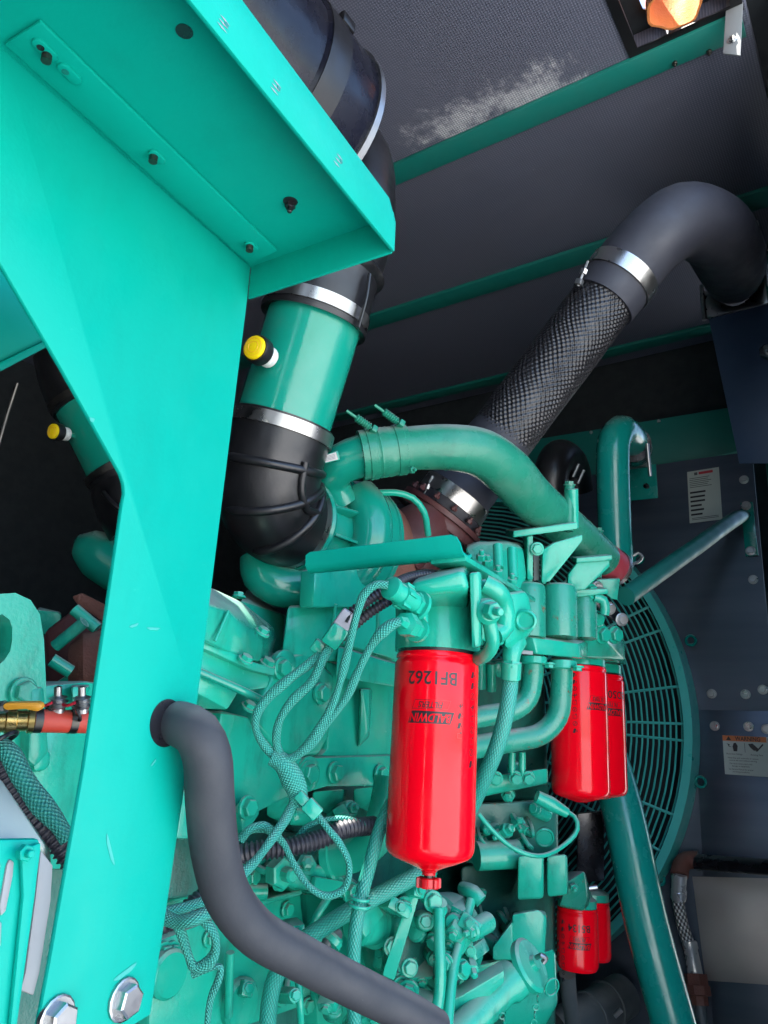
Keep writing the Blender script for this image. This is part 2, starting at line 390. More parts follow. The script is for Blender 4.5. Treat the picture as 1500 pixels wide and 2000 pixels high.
# shared hex bolt meshes: unit head width 1 across corners, axis +Z
_bolts = {}
def bolt_mesh(mat, kind):
    key = (mat, kind)
    if key in _bolts: return _bolts[key]
    vs, fs = [], []
    def ring(n, r, z, off=0):
        s = len(vs)
        for k in range(n): t = 2*math.pi*k/n+off; vs.append((r*math.cos(t), r*math.sin(t), z))
        return s
    def band(a, b_, n):
        for k in range(n): fs.append((a+k, a+(k+1) % n, b_+(k+1) % n, b_+k))
    if kind in ('hex', 'flange'):
        w = 0.66
        rs = [(16, w, -0.05), (16, w, 0.10), (16, w*0.92, 0.13)]
        pr = [ring(*x) for x in rs]
        for a, b_ in zip(pr, pr[1:]): band(a, b_, 16)
        fs.append(tuple(range(pr[-1], pr[-1]+16)))
    h0 = ring(6, 0.5, -0.05 if kind == 'nut' else 0.12); h1 = ring(6, 0.5, 0.42); band(h0, h1, 6)
    h2 = ring(6, 0.43, 0.47); band(h1, h2, 6); fs.append(tuple(range(h2, h2+6)))
    if kind == 'nut':
        s0 = ring(10, 0.24, 0.45); s1 = ring(10, 0.24, 0.85); s2 = ring(10, 0.18, 0.93); band(s0, s1, 10); band(s1, s2, 10); fs.append(tuple(range(s2, s2+10)))
    me = bpy.data.meshes.new('bolt'); me.from_pydata(vs, [], fs)
    bm = bmesh.new(); bm.from_mesh(me); bmesh.ops.recalc_face_normals(bm, faces=bm.faces); bm.to_mesh(me); bm.free()
    me.polygons.foreach_set('use_smooth', [True]*len(me.polygons)); me.set_sharp_from_angle(angle=R_(30))
    me.materials.append(M[mat]); _bolts[key] = me
    return me
def bolt(p, nrm, size, parent, mat='engine_green', kind='hex', name='bolt', spin=None):
    o = bpy.data.objects.new(name, bolt_mesh(mat, kind)); _link(o, Vector(p), parent)
    o.rotation_mode = 'QUATERNION'
    o.rotation_quaternion = Vector(nrm).to_track_quat('Z', 'Y') @ Quaternion((0, 0, 1), random.random()*6 if spin is None else spin)
    o.scale = (size, size, size)
    return o
def bolts(lst, parent, Y=None, X=None, D=None, size=0.02, nrm=None, mat='engine_green', kind='hex'):
    nrm = nrm or (-EY if Y is not None else -EX if X is not None else -cF)
    return [bolt(P(x, y, D=D, Y=Y, X=X), nrm, size, parent, mat, kind) for x, y in lst]

# lettering: text outlines as thin meshes, laid on a plane or wrapped on a can
_dg = None
def text_shape(body, size, shear=0.0, bold=0.0, sx=1.0):
    cu = bpy.data.curves.new('t', 'FONT'); cu.body = body; cu.size = size; cu.align_x = 'CENTER'; cu.align_y = 'CENTER'
    cu.shear = shear; cu.offset = bold; cu.resolution_u = 3; cu.fill_mode = 'FRONT'
    o = bpy.data.objects.new('t', cu); C.objects.link(o)
    dg = bpy.context.evaluated_depsgraph_get(); me = bpy.data.meshes.new_from_object(o.evaluated_get(dg))
    v = [(x.co.x*sx, x.co.y) for x in me.vertices]; f = [tuple(p.vertices) for p in me.polygons]
    bpy.data.objects.remove(o); bpy.data.curves.remove(cu); bpy.data.meshes.remove(me)
    return v, f
def shapes_join(lst):
    vs, fs = [], []
    for (v, f), dx, dy in lst:
        b0 = len(vs); vs += [(a+dx, c+dy) for a, c in v]; fs += [tuple(i+b0 for i in p) for p in f]
    return vs, fs
def quad2(x0, y0, x1, y1, sh=0.0, cuts=10):
    v, f = [], []
    for i in range(cuts+1):
        x = x0+(x1-x0)*i/cuts
        v += [(x+sh*y0, y0), (x+sh*y1, y1)]
        if i: f.append((2*i-2, 2*i, 2*i+1, 2*i-1))
    return v, f
def frame2(x0, y0, x1, y1, t, sh=0.0):
    return shapes_join([(quad2(x0, y0, x1, y0+t, sh), 0, 0), (quad2(x0, y1-t, x1, y1, sh), 0, 0), (quad2(x0, y0+t, x0+t, y1-t, sh, 1), 0, 0), (quad2(x1-t, y0+t, x1, y1-t, sh, 1), 0, 0)])
def wrap(name, shp, base, axis, rad, h, front, mat, parent, turn=True, lift=0.0004):
    """lay a flat shape on a can: x round it (as seen from outside), y along it; turn = upside down"""
    a = Vector(axis).normalized(); fr = (front - a*front.dot(a)).normalized(); rt = a.cross(fr)   # rt: to the right seen from outside
    vs = []
    for x, y in shp[0]:
        if turn: x, y = -x, -y
        t = x/rad
        vs.append(Vector(base) + a*(h+y) + (fr*math.cos(t)+rt*math.sin(t))*(rad+lift))
    return obj(name, vs, shp[1], mat, parent)
def flat(name, shp, o, ux, uy, mat, parent, lift=None):
    vs = [Vector(o)+ux*x+uy*y+(lift or Vector((0,0,0))) for x, y in shp[0]]
    return obj(name, vs, shp[1], mat, parent)
# ================================================================== THE SETTING
def struct(o): return tag(o, kind='structure')
g = struct(obj('ground', [(-300,-300,-1.45),(300,-300,-1.45),(300,300,-1.45),(-300,300,-1.45)], [(0,1,2,3)], 'concrete'))
struct(box('floor', (0.5, 1.62, -1.02), 4.4, 2.9, 0.10, 'dark_wall', None, 0))
struct(box('wall_far', (0.5, 3.02, 0.3), 4.4, 0.08, 2.54, 'dark_wall', None, 0))
struct(box('wall_left', (-1.66, 1.60, 0.3), 0.08, 2.74, 2.54, 'dark_wall', None, 0))
struct(box('wall_right', (2.72, 1.60, 0.3), 0.08, 2.74, 2.54, 'dark_wall', None, 0))

def holed_plate(name, outer, inner, vec, mat, parent=None):
    n = len(outer); vec = Vector(vec)
    vs = [Vector(p) for p in outer]+[Vector(p) for p in inner]; vs += [v+vec for v in vs]
    fs = []
    for i in range(n):
        j = (i+1) % n; o, q = 2*n, 0
        fs += [(i, j, n+j, n+i), (o+i, o+n+i, o+n+j, o+j), (i, o+i, o+j, j), (n+i, n+j, o+n+j, o+n+i)]
    return obj(name, vs, fs, mat, parent)
ZC = 1.52
ceil = bpy.data.objects.new('ceiling', None); _link(ceil, Vector((0.5, 1.6, ZC)), None); struct(ceil)
# a first panel has the exhaust opening; the one further left has an unseen vent hole, added to let one sun patch in
spot = Vector((0.772, 0.772, 0.186))
vent = spot + sdir*((ZC+0.025-spot.z)/sdir.z)
hx0, hx1, hy0, hy1 = 1.175, 1.345, 0.135, 0.345
def rect(x0, y0, x1, y1, z=ZC): return [(x0,y0,z),(x1,y0,z),(x1,y1,z),(x0,y1,z)]
holed_plate('panel', rect(0.45, 0.12, 1.39, 2.98), rect(hx0, hy0, hx1, hy1), (0,0,0.05), 'foam_stained', ceil)
vr = 0.033
holed_plate('panel', rect(-1.62, 0.12, 0.44, 2.98), rect(vent.x-vr, vent.y-vr, vent.x+vr, vent.y+vr), (0,0,0.05), 'foam', ceil)
for x0, x1 in ((1.40, 1.94), (1.95, 2.57), (2.58, 2.67)):
    obj('panel', [Vector(p) for p in rect(x0, 0.12, x1, 2.98)]+[Vector(p)+EZ*0.05 for p in rect(x0, 0.12, x1, 2.98)], [(0,1,2,3),(7,6,5,4),(0,4,5,1),(1,5,6,2),(2,6,7,3),(3,7,4,0)], 'foam', ceil)
for x0, x1 in ((1.352, 1.418), (1.925, 2.000), (2.545, 2.600)):
    box('strip', ((x0+x1)/2, 1.55, ZC-0.006), x1-x0, 2.84, 0.012, 'strip_green', ceil, 0.002)
for x, y in ((1385, 100), (1318, 122)): bolt(P(x, y, Z=ZC-0.012), -EZ, 0.012, ceil, 'stud_dark', 'nut')
# unseen panels added beside the opening to cut daylight; roof sheet over the foam
struct(box('light_block_side_right', (2.05, 0.035, 0.3), 1.38, 0.03, 2.54, 'foam', None, 0))
struct(box('light_block_side_left', (-1.46, 0.10, 0.3), 0.44, 0.03, 2.54, 'foam', None, 0))
# unseen door leaves, added either side of the opening to block sky light
struct(box('light_block_leaf_right', (1.385, -0.33, 0.2), 0.035, 0.80, 2.3, 'foam', None, 0.004))
struct(box('light_block_leaf_left', (-1.22, -0.33, 0.2), 0.035, 0.80, 2.3, 'foam', None, 0.004))
struct(box('light_block_header', (-0.15, 0.10, 1.31), 1.70, 0.03, 0.52, 'foam', None, 0))  # unseen header, added to cut the light on the upper parts
ph = Vector((1.278, 0.243, 1.574))
def ringrect(c, r_, x0, y0_, x1, y1_, n=32):
    o_, i_ = [], []
    for k in range(n):
        t = 2*math.pi*(k+.5)/n; a, b_ = math.cos(t), math.sin(t)
        q = min(((x1 if a > 0 else x0)-c.x)/a, ((y1_ if b_ > 0 else y0_)-c.y)/b_)
        o_.append(Vector((c.x+a*q, c.y+b_*q, c.z))); rg = r_*(1+0.06*math.sin(5*t)+0.05*math.sin(11*t)); i_.append(Vector((c.x+a*rg, c.y+b_*rg, c.z)))
    return o_, i_
o_, i_ = ringrect(ph, 0.066, 0.45, 0.01, 2.76, 3.06)
struct(holed_plate('roof', o_, i_, (0,0,0.004), 'dark_wall'))
holed = holed_plate('lining', rect(hx0-0.012, hy0-0.012, hx1+0.012, hy1+0.012, ZC-0.004), rect(hx0+0.012, hy0+0.010, hx1-0.01, hy1-0.01, ZC-0.004), (0,0,0.003), 'rubber', ceil)

# exhaust stub standing in the roof opening
def ragged(seed):
    rs = random.Random(seed); ph = [rs.random()*6 for _ in range(4)]
    return lambda h, t: 1+0.05*math.sin(3*t+ph[0]+h*40)+0.04*math.sin(7*t+ph[1]+h*90)
ex = lathe('exhaust_stub', (1.285, 0.243, ZC+0.004), EZ, [(0.0, 0.049), (0.0, 0.054), (0.03, 0.056), (0.08, 0.055), (0.145, 0.055), (0.145, 0.050), (0.08, 0.050), (0.03, 0.051), (0.0, 0.049)], 'rust_brown', None, 36, ragged(3), 35, False)
tag(ex, 'rusty orange pipe stub in the sunlit square roof opening', 'exhaust pipe')
paint('rust_orange', (0.50, 0.17, 0.045), 0.8, 0.0, 0.6, vary=0.55); ex.data.materials[0] = M['rust_orange']
# zinc hanger and corner post on the door side
hg = thing('ceiling_hanger', P(1437, 110, X=1.36), 'flat zinc strap hanging at the top right corner of the ceiling', 'hanger')
slab('strap', [(1420,-20),(1452,-20),(1446,108),(1412,104)], 'side_grey', hg, X=1.34, depth=0.004, bev=0.001)
bolt(P(1430, 78, X=1.34), -EX, 0.014, hg, 'bolt_zinc')
cp = thing('corner_post', (2.2, 0.2, -0.97), 'teal painted steel corner post of the enclosure, far right', 'post')
box('post', (2.25, 0.195, 0.27), 0.10, 0.15, 2.48, 'strip_green', cp, 0.006)
box('door_stop', (2.192, 0.16, 0.27), 0.012, 0.05, 2.48, 'strip_green', cp, 0.002)

# ================================================================== RADIATOR END
XR = 2.45
fc = Vector((XR, 1.345, 0.15)); FR = 0.80
rp = thing('radiator', (XR+0.1, fc.y, -0.97), 'dark galvanised radiator shroud behind the round fan guard', 'radiator')
NN = 64
y0, y1, z0, z1 = 0.335, 2.35, -0.96, P(1400, 890, X=XR).z
outer, inner = [], []
for k in range(NN):
    t = 2*math.pi*k/NN; c_, s_ = math.cos(t), math.sin(t)
    ty = ((y1 if c_ > 0 else y0)-fc.y)/c_ if abs(c_) > 1e-6 else 1e9
    tz = ((z1 if s_ > 0 else z0)-fc.z)/s_ if abs(s_) > 1e-6 else 1e9
    q = min(ty, tz); outer.append(fc+EY*(c_*q)+EZ*(s_*q)); inner.append(fc+EY*(c_*0.79)+EZ*(s_*0.79))
holed_plate('shroud_sheet', outer, inner, EX*0.004, 'radiator_sheet', rp)
zs = P(1440, 1388, X=XR).z
box('cover_sheet', (XR-0.0025, (0.335+0.555)/2, (zs-0.96)/2), 0.003, 0.22, zs+0.96, 'radiator_sheet', rp, 0.0005)
slab('cover_sheet', [(1352,1712),(1520,1716),(1520,1925),(1378,1915)], 'zinc_reflection', rp, X=XR-0.006, depth=0.002, bev=0.0005)  # added sheet whose pale colour stands in for reflected ground light
box('core', (2.60, 1.345, 0.1), 0.06, 1.9, 2.0, 'dark_wall', rp, 0)
for (x, y) in ((1453,937),(1471,1132),(1390,1355),(1456,1356),(1490,1347),(1396,1418),(1462,1419),(1497,1424)):
    bolt(P(x, y, X=XR-0.004), -EX, 0.021, rp, 'bolt_zinc', 'hex')
cb = tag(slab('cross_beam', [(960,872),(1445,792),(1445,880),(960,985)], 'strip_green', None, X=2.50, depth=0.05, bev=0.003), 'teal painted cross beam above the radiator shroud', 'beam')
for (x, y) in ((1430,799),(1287,823),(1155,845)):
    bolt(P(x, y, X=2.499), -EX, 0.012, cb, 'bolt_zinc', 'nut')

fg = thing('fan_guard', fc-EX*0.06-EZ*FR, 'large round green wire fan guard on the radiator', 'fan guard')
XG = XR-0.07
def ring_pts(r, x, n=72): return [Vector((x, fc.y+r*math.cos(2*math.pi*k/n), fc.z+r*math.sin(2*math.pi*k/n))) for k in range(n+1)]
def torus(name, c, r, rr, mat, parent, n=72, m_=6, ax=EX):
    u, v, d = frame_of(ax); vs, fs = [], []
    for i in range(n):
        t = 2*math.pi*i/n; e = u*math.cos(t)+v*math.sin(t)
        for k in range(m_):
            a = 2*math.pi*k/m_; vs.append(c+e*(r+rr*math.cos(a))+d*(rr*math.sin(a)))
    for i in range(n):
        for k in range(m_):
            fs.append((i*m_+k, ((i+1) % n)*m_+k, ((i+1) % n)*m_+(k+1) % m_, i*m_+(k+1) % m_))
    return obj(name, vs, fs, mat, parent, None, 60)
r = 0.765
while r > 0.16:
    bow = 0.05*(1-(r/0.78)**4)
    torus('ring_wire', Vector((XG-bow+0.03, fc.y, fc.z)), r, 0.0028, 'guard_green', fg, 72, 5); r -= 0.0155
# outer rim: a flat painted band
lathe('rim', Vector((XR-0.075, fc.y, fc.z)), EX, [(0.0, 0.776), (0.0, 0.80), (0.072, 0.805), (0.072, 0.781), (0.0, 0.776)], 'guard_green', fg, 96, closed=False)
for deg in (3, 40, 46, 84, 90, 128, 134, 180, 199, 207, 226, 232, 153, 159, 183.5, 172, 252, 258, 318):
    t = R_(deg); e = Vector((0, math.cos(t), math.sin(t)))
    pts = [Vector((XG-0.05*(1-(q/0.78)**4)+0.026, fc.y, fc.z))+e*q for q in (0.14, 0.3, 0.45, 0.6, 0.7, 0.785)]
    tube('spoke_wire', pts, 0.0042, 'guard_green', fg, 6, 0.05)
for px, py in ((1349,1251),(1368,1527),(1248,1092),(1288,1718)):
    c = P(px, py, X=XR-0.03)
    torus('eyelet', c, 0.014, 0.0045, 'pipe_green', fg, 20, 6)

# radiator stickers
def sticker(name, px, label, mat='paper'):
    X = XR-0.0075
    c = [P(a, b, X=X) for a, b in px]                                # tl, tr, br, bl as seen
    o = tag(prism(name, c, EX*0.001, mat, None, 0), label, 'sticker')
    og = c[3]; return o, og-EX*0.0006, (c[2]-c[3]), (c[0]-c[3])
def lines_on(st, rows, mat, name='print_line'):
    o, og, ux, uy = st
    for (x0, y0_, x1, y1_) in rows:
        obj(name, [og+ux*a+uy*b for a, b in ((x0,y0_),(x1,y0_),(x1,y1_),(x0,y1_))], [(0,1,2,3)], mat, o)
def text_on(st, body, cx, cy, h, mat, wfac=1.0, bold=0.0):
    o, og, ux, uy = st
    s = text_shape(body, h*uy.length, 0, bold, wfac)
    return flat('lettering', s, og+ux*cx+uy*cy, ux.normalized(), uy.normalized(), mat, o)
st = sticker('specification_sticker', [(1342,922),(1404,912),(1411,1014),(1347,1022)], 'white specification sticker with red heading on the radiator shroud')
lines_on(st, [(0.36, 0.915, 0.80, 0.965)], 'red_print')
lines_on(st, [(0.22, 0.91, 0.32, 0.965)], 'ink_grey')
rr_ = random.Random(4)
lines_on(st, [(0.06, 0.85-0.035*i, 0.6+0.35*rr_.random(), 0.862-0.035*i) for i in range(6)], 'ink_grey')
lines_on(st, [(0.06, 0.56-0.085*i, 0.36+0.2*rr_.random(), 0.595-0.085*i) for i in range(6)], 'ink')
lines_on(st, [(0.08, 0.05+0.028*i, 0.9, 0.062+0.028*i) for i in range(2)], 'ink_grey')
st = sticker('warning_sticker', [(1411,1436),(1500,1440),(1503,1518),(1416,1512)], 'orange and white warning sticker low on the radiator shroud')
lines_on(st, [(0.0, 0.86, 1.0, 0.998)], 'orange_print')
o, og, ux, uy = st; st2 = (o, og-EX*0.0005, ux, uy)
text_on(st2, 'WARNING', 0.58, 0.925, 0.15, 'ink', 0.85, 0.0004)
obj('warning_triangle', [og-EX*0.0005+ux*a+uy*b_ for a, b_ in ((0.08,0.88),(0.20,0.88),(0.14,0.985))], [(0,1,2)], 'ink', o)
lines_on(st, [(0.495, 0.58, 0.505, 0.82)], 'ink')
# two hand pictograms: a struck hand and a cut hand
def blob(pts, nm): obj(nm, [og-EX*0.0005+ux*a+uy*b_ for a, b_ in pts], [tuple(range(len(pts)))], 'ink', o)
blob([(0.24,0.60),(0.32,0.60),(0.34,0.74),(0.30,0.82),(0.25,0.81),(0.22,0.72)], 'hand_mark'); blob([(0.08,0.80),(0.16,0.77),(0.14,0.73),(0.22,0.70),(0.13,0.715),(0.12,0.76)], 'spark_mark')
blob([(0.58,0.80),(0.68,0.82),(0.80,0.70),(0.78,0.64),(0.70,0.64),(0.62,0.72)], 'hand_mark'); blob([(0.74,0.62),(0.90,0.82),(0.93,0.80),(0.78,0.62)], 'blade_mark')
text_on(st2, 'Hazardous Voltage', 0.25, 0.53, 0.062, 'ink', 0.85); text_on(st2, 'Rotating Parts', 0.76, 0.53, 0.062, 'ink', 0.85)
for i, b_ in enumerate(('Hazardous with automatic or remote', 'control will start without warning.', 'Can cause severe injury and', 'damage to equipment.', 'See Service Manual for proper', 'servicing procedures.')):
    text_on(st2, b_, 0.44 if i < 2 else 0.38, 0.43-0.062*i-0.02*(i//2), 0.058, 'ink', 0.85)

# strut from the engine to the radiator
sb = thing('brace_strut', P(1225,1160,D=1.85), 'sloping green tube brace bolted to the radiator sheet at its upper end', 'brace')
a0, a1 = P(1222, 1165, D=1.78), P(1452, 1003, X=XR-0.03)
tube('tube', [a0, a0.lerp(a1, .5), a0.lerp(a1, .93), a1+EX*0.02], [0.0225, 0.0225, 0.022, 0.015], 'strip_green', sb, 18, 0.03)
slab('foot_plate', [(1446,982),(1470,980),(1481,1084),(1456,1086)], 'pipe_green', sb, X=XR-0.012, depth=0.008, bev=0.001)
bolts([(1457,988),(1466,1076)], sb, X=XR-0.012, size=0.022, mat='bolt_zinc')

# ================================================================== BIG BLACK HOSE TO THE RADIATOR
bh = thing('charge_air_duct', P(880,1000,D=1.55), 'thick black duct in a knitted sleeve rising from the engine to the upper right elbow', 'duct')
pa, pb = P(868, 1000, D=1.56), P(1206, 552, D=1.60)
ax_ = (pb-pa).normalized(); Lb = (pb-pa).length; rb = 0.0685
lathe('boot', pa, ax_, [(0, 0.070), (0.02, 0.0735), (0.05, 0.0735), (0.055, 0.070), (0.17, 0.069), (0.20, 0.066), (0.20, 0.055)], 'elbow_dark', bh, 48)
lathe('clamp_band', pa, ax_, [(0.018, 0.072), (0.018, 0.0752), (0.048, 0.0752), (0.048, 0.072)], 'band_steel', bh, 48)
# knitted sleeve: real relief
nu, pitch = 72, 0.0066
def knit(s, a):
    q = s + 0.0022*math.sin(s*19+a*2)+0.0016*math.sin(s*47-a*3); b_ = a*nu/2 + 0.5*math.sin(s*13+a)
    return 1 + (0.024+0.006*math.sin(s*31+a*3))*math.cos(b_)*math.cos(math.pi*q/pitch) + 0.006*math.sin(s*26+a)
s0, s1 = pa+ax_*0.16, pa+ax_*(Lb-0.05)
ns = int((s1-s0).length/(pitch/5))
tube('knitted_sleeve', [s0.lerp(s1, i/ns) for i in range(ns+1)], [0.0660]*(ns+1), 'knit_black', bh, nu*3, 0.01, knit, True, True, True, 180)
# elbow
eb = [pb-ax_*0.055, pb-ax_*0.02, pb+ax_*0.06, P(1272, 472, D=1.60), P(1330, 432, D=1.63), P(1392, 450, D=1.70), P(1425, 505, D=1.84), P(1432, 530, D=2.08), P(1432, 540, D=2.25)]
tube('elbow', eb, [0.071, 0.073, 0.073, 0.073, 0.077, 0.079, 0.079, 0.078, 0.078], 'elbow_dark', bh, 40, 0.02)
lathe('clamp_band', pb-ax_*0.006, ax_, [(0, 0.073), (0, 0.0765), (0.034, 0.0765), (0.034, 0.073)], 'band_steel', bh, 48)
def tclamp(p, d, parent, s=0.012, mat='bolt_zinc'):
    """T-bolt and spring lug of a hose clamp lying along d"""
    d = d.normalized()
    tube('clamp_bolt', [p-d*s*1.5, p+d*s*2.4], s*0.22, mat, parent, 8, 1, lin=True)
    lathe('clamp_nut', p+d*s*0.4, d, [(0, s*0.30), (0, s*0.55), (s*0.7, s*0.55), (s*0.7, s*0.30)], mat, parent, 6)
    box('clamp_lug', p-d*s*0.9, s*1.0, s*1.0, s*0.9, mat, parent, s*0.15, frame_of(d))
tclamp(P(1136, 540, D=1.55), cU+cR*0.4, bh, 0.014); tclamp(P(832, 960, D=1.52), cU+cR*0.4, bh, 0.014)
sad = thing('pipe_saddle', P(1435,610,X=2.15), 'zinc saddle bracket under the black elbow at the right edge', 'bracket')
arc = [(1382+ (1482-1382)*k/10, 560+38*math.sin(math.pi*k/10)) for k in range(11)]
slab('saddle_plate', [(1374,568)]+arc[1:10]+[(1494,545),(1500,592),(1380,622)], 'bracket_zinc', sad, X=2.14, depth=0.006, bev=0.001)
tube('rod', [P(1370,558,X=2.135), P(1376,625,X=2.135)], 0.0065, 'bracket_zinc', sad, 10, lin=True)
slab('leg_plate', [(1384,622),(1500,594),(1510,905),(1444,905)], 'glare_blue', sad, X=2.16, depth=0.004, bev=0.001)
slab('strap', [(1462,440),(1478,436),(1500,520),(1500,560),(1492,545)], 'bracket_zinc', sad, X=1.90, depth=0.004, bev=0.001)
slab('strap_hook', [(1457,437),(1480,429),(1482,444),(1459,453)], 'bracket_zinc', sad, X=1.885, depth=0.02, bev=0.002)
bolt(P(1471,455,X=1.898), -EX, 0.010, sad, 'bolt_zinc', 'nut')
bolt(P(1499,690,X=2.15), -EX, 0.040, sad, 'bracket_zinc', 'nut')

# ================================================================== VERTICAL COOLANT PIPE
vp = thing('coolant_pipe', P(1196,1090,D=2.0), 'upright green coolant pipe with a hooked top held by a zinc strap', 'pipe')
tube('pipe', PT((1205,1110,2.02),(1201,1040,2.02),(1197,900,2.03),(1199,862,2.04),(1212,842,2.08),(1233,858,2.15),(1240,880,2.30),(1240,885,2.40)), 0.043, 'pipe_green', vp, 32, 0.02)
lathe('hose_boot', P(1236,868,D=2.16), (P(1242,886,D=2.36)-P(1236,868,D=2.16)), [(0,0.045),(0,0.050),(0.12,0.050),(0.12,0.045)], 'black_pipe', vp, 28)
slab('strap_plate', [(1229,905),(1262,893),(1272,905),(1262,912),(1229,916)], 'bracket_zinc', vp, X=2.28, depth=0.006, bev=0.001)
tube('strap_rod', PT((1264,866,2.12),(1266,890,2.12),(1270,930,2.12)), 0.005, 'bolt_zinc', vp, 10, lin=True)
slab('bracket_plate', [(1228,914),(1281,906),(1285,972),(1230,978)], 'pipe_green', vp, X=2.30, depth=0.005, bev=0.001)
bolt(P(1263,950,X=2.298), -EX, 0.018, vp, 'black_pipe', 'nut')
tube('hook_wire', PT((1216,1104,1.95),(1246,1098,1.95),(1254,1088,1.95),(1246,1080,1.95),(1236,1086,1.95)), 0.004, 'bracket_zinc', vp, 8)

bo = thing('dark_hose_end', P(1085,900,D=2.2), 'black rubber hose end with two clamp bolts behind the bent green pipe', 'hose')
tube('hose', PT((1075,980,2.2),(1077,925,2.2),(1092,893,2.26),(1118,912,2.36),(1126,960,2.38)), [0.05,0.05,0.052,0.05,0.05], 'rubber', bo, 28)
for q in ((1124,918),(1134,930)): tube('clamp_bolt', [P(q[0]-5, q[1]+14, D=2.0), P(q[0]+7, q[1]-12, D=2.0)], 0.004, 'bolt_zinc', bo, 8, lin=True)
# ================================================================== SHEET METAL BRACKET, LEFT FOREGROUND
YP = 0.45
fb = thing('support_bracket', P(230, 1985, Y=YP), 'bright green folded sheet metal support with a tall post and an overhead shelf', 'bracket')
BO = P(490, 521, Y=YP)                                    # inner corner where post, shelf and end fold meet
ba = ray(1560, 1462).normalized()                          # along the shelf
bb = EZ.cross(ba).normalized()                             # into the enclosure
bs = ba.cross(bb).normalized()                             # up from the shelf
hdrop = (BO-PP(484, 583, BO, bb)).dot(bs)
post = [(490,521),(484,583),(385,1380),(295,1982),(262,2002),(70,2030),(95,1900),(165,1500),(203,1240),(240,985)]
post += [(244,965),(243,945),(236,925)] + [(120,718),(0,512),(-60,410),(-60,32),(5,90)]
prism('post_plate', [PP(a, b_, BO, bb) for a, b_ in post], bb*0.004, 'sheet_green', fb, 0.0012)
LS = 0.55
QO = PP(770, 490, BO-bs*hdrop, bs)                         # outer lower corner of the folds
WO = (BO-QO).dot(bb)                                       # shelf width outside the post
c00 = BO-bb*WO                                             # outer end of the shelf plate
c00 = c00 + ba*((QO-c00).dot(ba))
c01 = BO+bb*0.16
prism('shelf_plate', [c00-ba*LS+bb*0.002, c00+bb*0.002+ba*0.0015, BO+ba*0.0015, c01+ba*0.0015, c01-ba*LS], bs*0.003, 'sheet_green', fb, 0.0008)
ht = (PP(775, 405, QO, bb)-QO).dot(bs)
prism('outer_edge_fold', [QO-ba*LS, QO+ba*0.001, QO+ba*0.001+bs*(ht-0.014), QO-ba*0.012+bs*ht, QO-ba*LS+bs*ht], bb*0.003, 'sheet_green', fb, 0.0008)
ed = (BO-c00).normalized()
prism('end_fold', [QO+bb*0.003, BO-bs*hdrop, BO+bs*0.006, c00+bb*0.003+bs*0.006], ba*0.003, 'sheet_green', fb, 0.0008)
# flange of the post bolted under the shelf
SB = BO-bs*0.0035
prism('post_flange', [PP(a, b_, SB, bs) for a, b_ in ((78,43),(541,491),(489,519),(8,88))], bs*0.003, 'sheet_green', fb, 0.0012)
def slot(px, py, L, wd, parent, open_=False):
    c = PP(px, py, BO-bs*0.0055, bs); vs = []
    for k in range(20):
        t = 2*math.pi*k/20; vs.append(c+ba*(math.cos(t)*wd+(L if math.cos(t) > 0 else -L))+bb*(math.sin(t)*wd))
    prism('slot_rim', vs, bs*0.0025, 'sheet_green', parent, 0.0008)
    lathe('slot_hole', c-ba*L*0.7-bs*0.0003, bs, [(0, 0.0001), (0, wd*0.55), (0.0002, wd*0.55)], 'black_pipe' if not open_ else 'strip_green', parent, 14, closed=False)
for px, py, L, o_ in ((87,100,0.0042,False),(135,147,0.0042,True),(306,309,0.0028,False),(491,484,0.0028,False)):
    slot(px, py, L, 0.0042, fb, o_)
for px, py in ((92,107),(300,305),(488,480)):
    q_ = PP(px, py, BO-bs*0.005, bs); tube('stud', [q_, q_-bs*0.005], 0.0032, 'stud_dark', fb, 10, lin=True)
bolt(PP(567, 398, BO, bs), -bs, 0.0085, fb, 'black_pipe', 'nut', 'nut'); lathe('bolt_hole', PP(567,394,BO-bs*0.0004,bs), bs, [(0,0.0001),(0,0.0058),(0.0003,0.0058)], 'black_pipe', fb, 16, closed=False)
lathe('bolt_hole', PP(360, 62, BO-bs*0.0005, bs), bs, [(0, 0.0001), (0, 0.0052), (0.0004, 0.0052)], 'black_pipe', fb, 20, closed=False)
for q in ((443,48),(545,172),(667,315)):
    lathe('scuffed_hole', PP(*q, QO-bb*0.0004, bb), bb, [(0,0.0001),(0,0.0016),(0.0003,0.0016)], 'strip_green', fb, 12, closed=False)
    for k in range(3):
        q0_ = PP(q[0]-4-k*3, q[1]-9+k*7, QO-bb*0.0003, bb); obj('scuff', [q0_-ba*0.004, q0_-bs*0.0006, q0_+ba*0.005+bs*0.0004, q0_+bs*0.0009], [(0,1,2,3)], 'tag_grey', fb)
for q, sp in (((240,1952),0.3),((108,1990),0.6)):
    bolt(PP(*q, BO, bb), -bb, 0.0195, fb, 'bolt_zinc', 'hex', 'hex_bolt', sp)
for px, py, L, hh, an in ((300,1228,0.006,0.0012,0.1),(262,1222,0.004,0.0012,0.4),(300,1490,0.003,0.0008,0.8),(215,1660,0.010,0.0016,-1.1),(245,1900,0.009,0.0022,0.3),(180,820,0.002,0.002,0.2)):
    q_ = PP(px, py, BO-bb*0.0004, bb); u_ = ba*math.cos(an)+bs*math.sin(an); v_ = bs*math.cos(an)-ba*math.sin(an)
    obj('scuff', [q_+u_*(L*math.cos(t)*(1+0.25*math.sin(3*t)))+v_*(hh*math.sin(t)*(1+0.3*math.cos(2*t))) for t in [2*math.pi*k/14 for k in range(14)]], [tuple(range(14))], 'scuff_paint', fb)
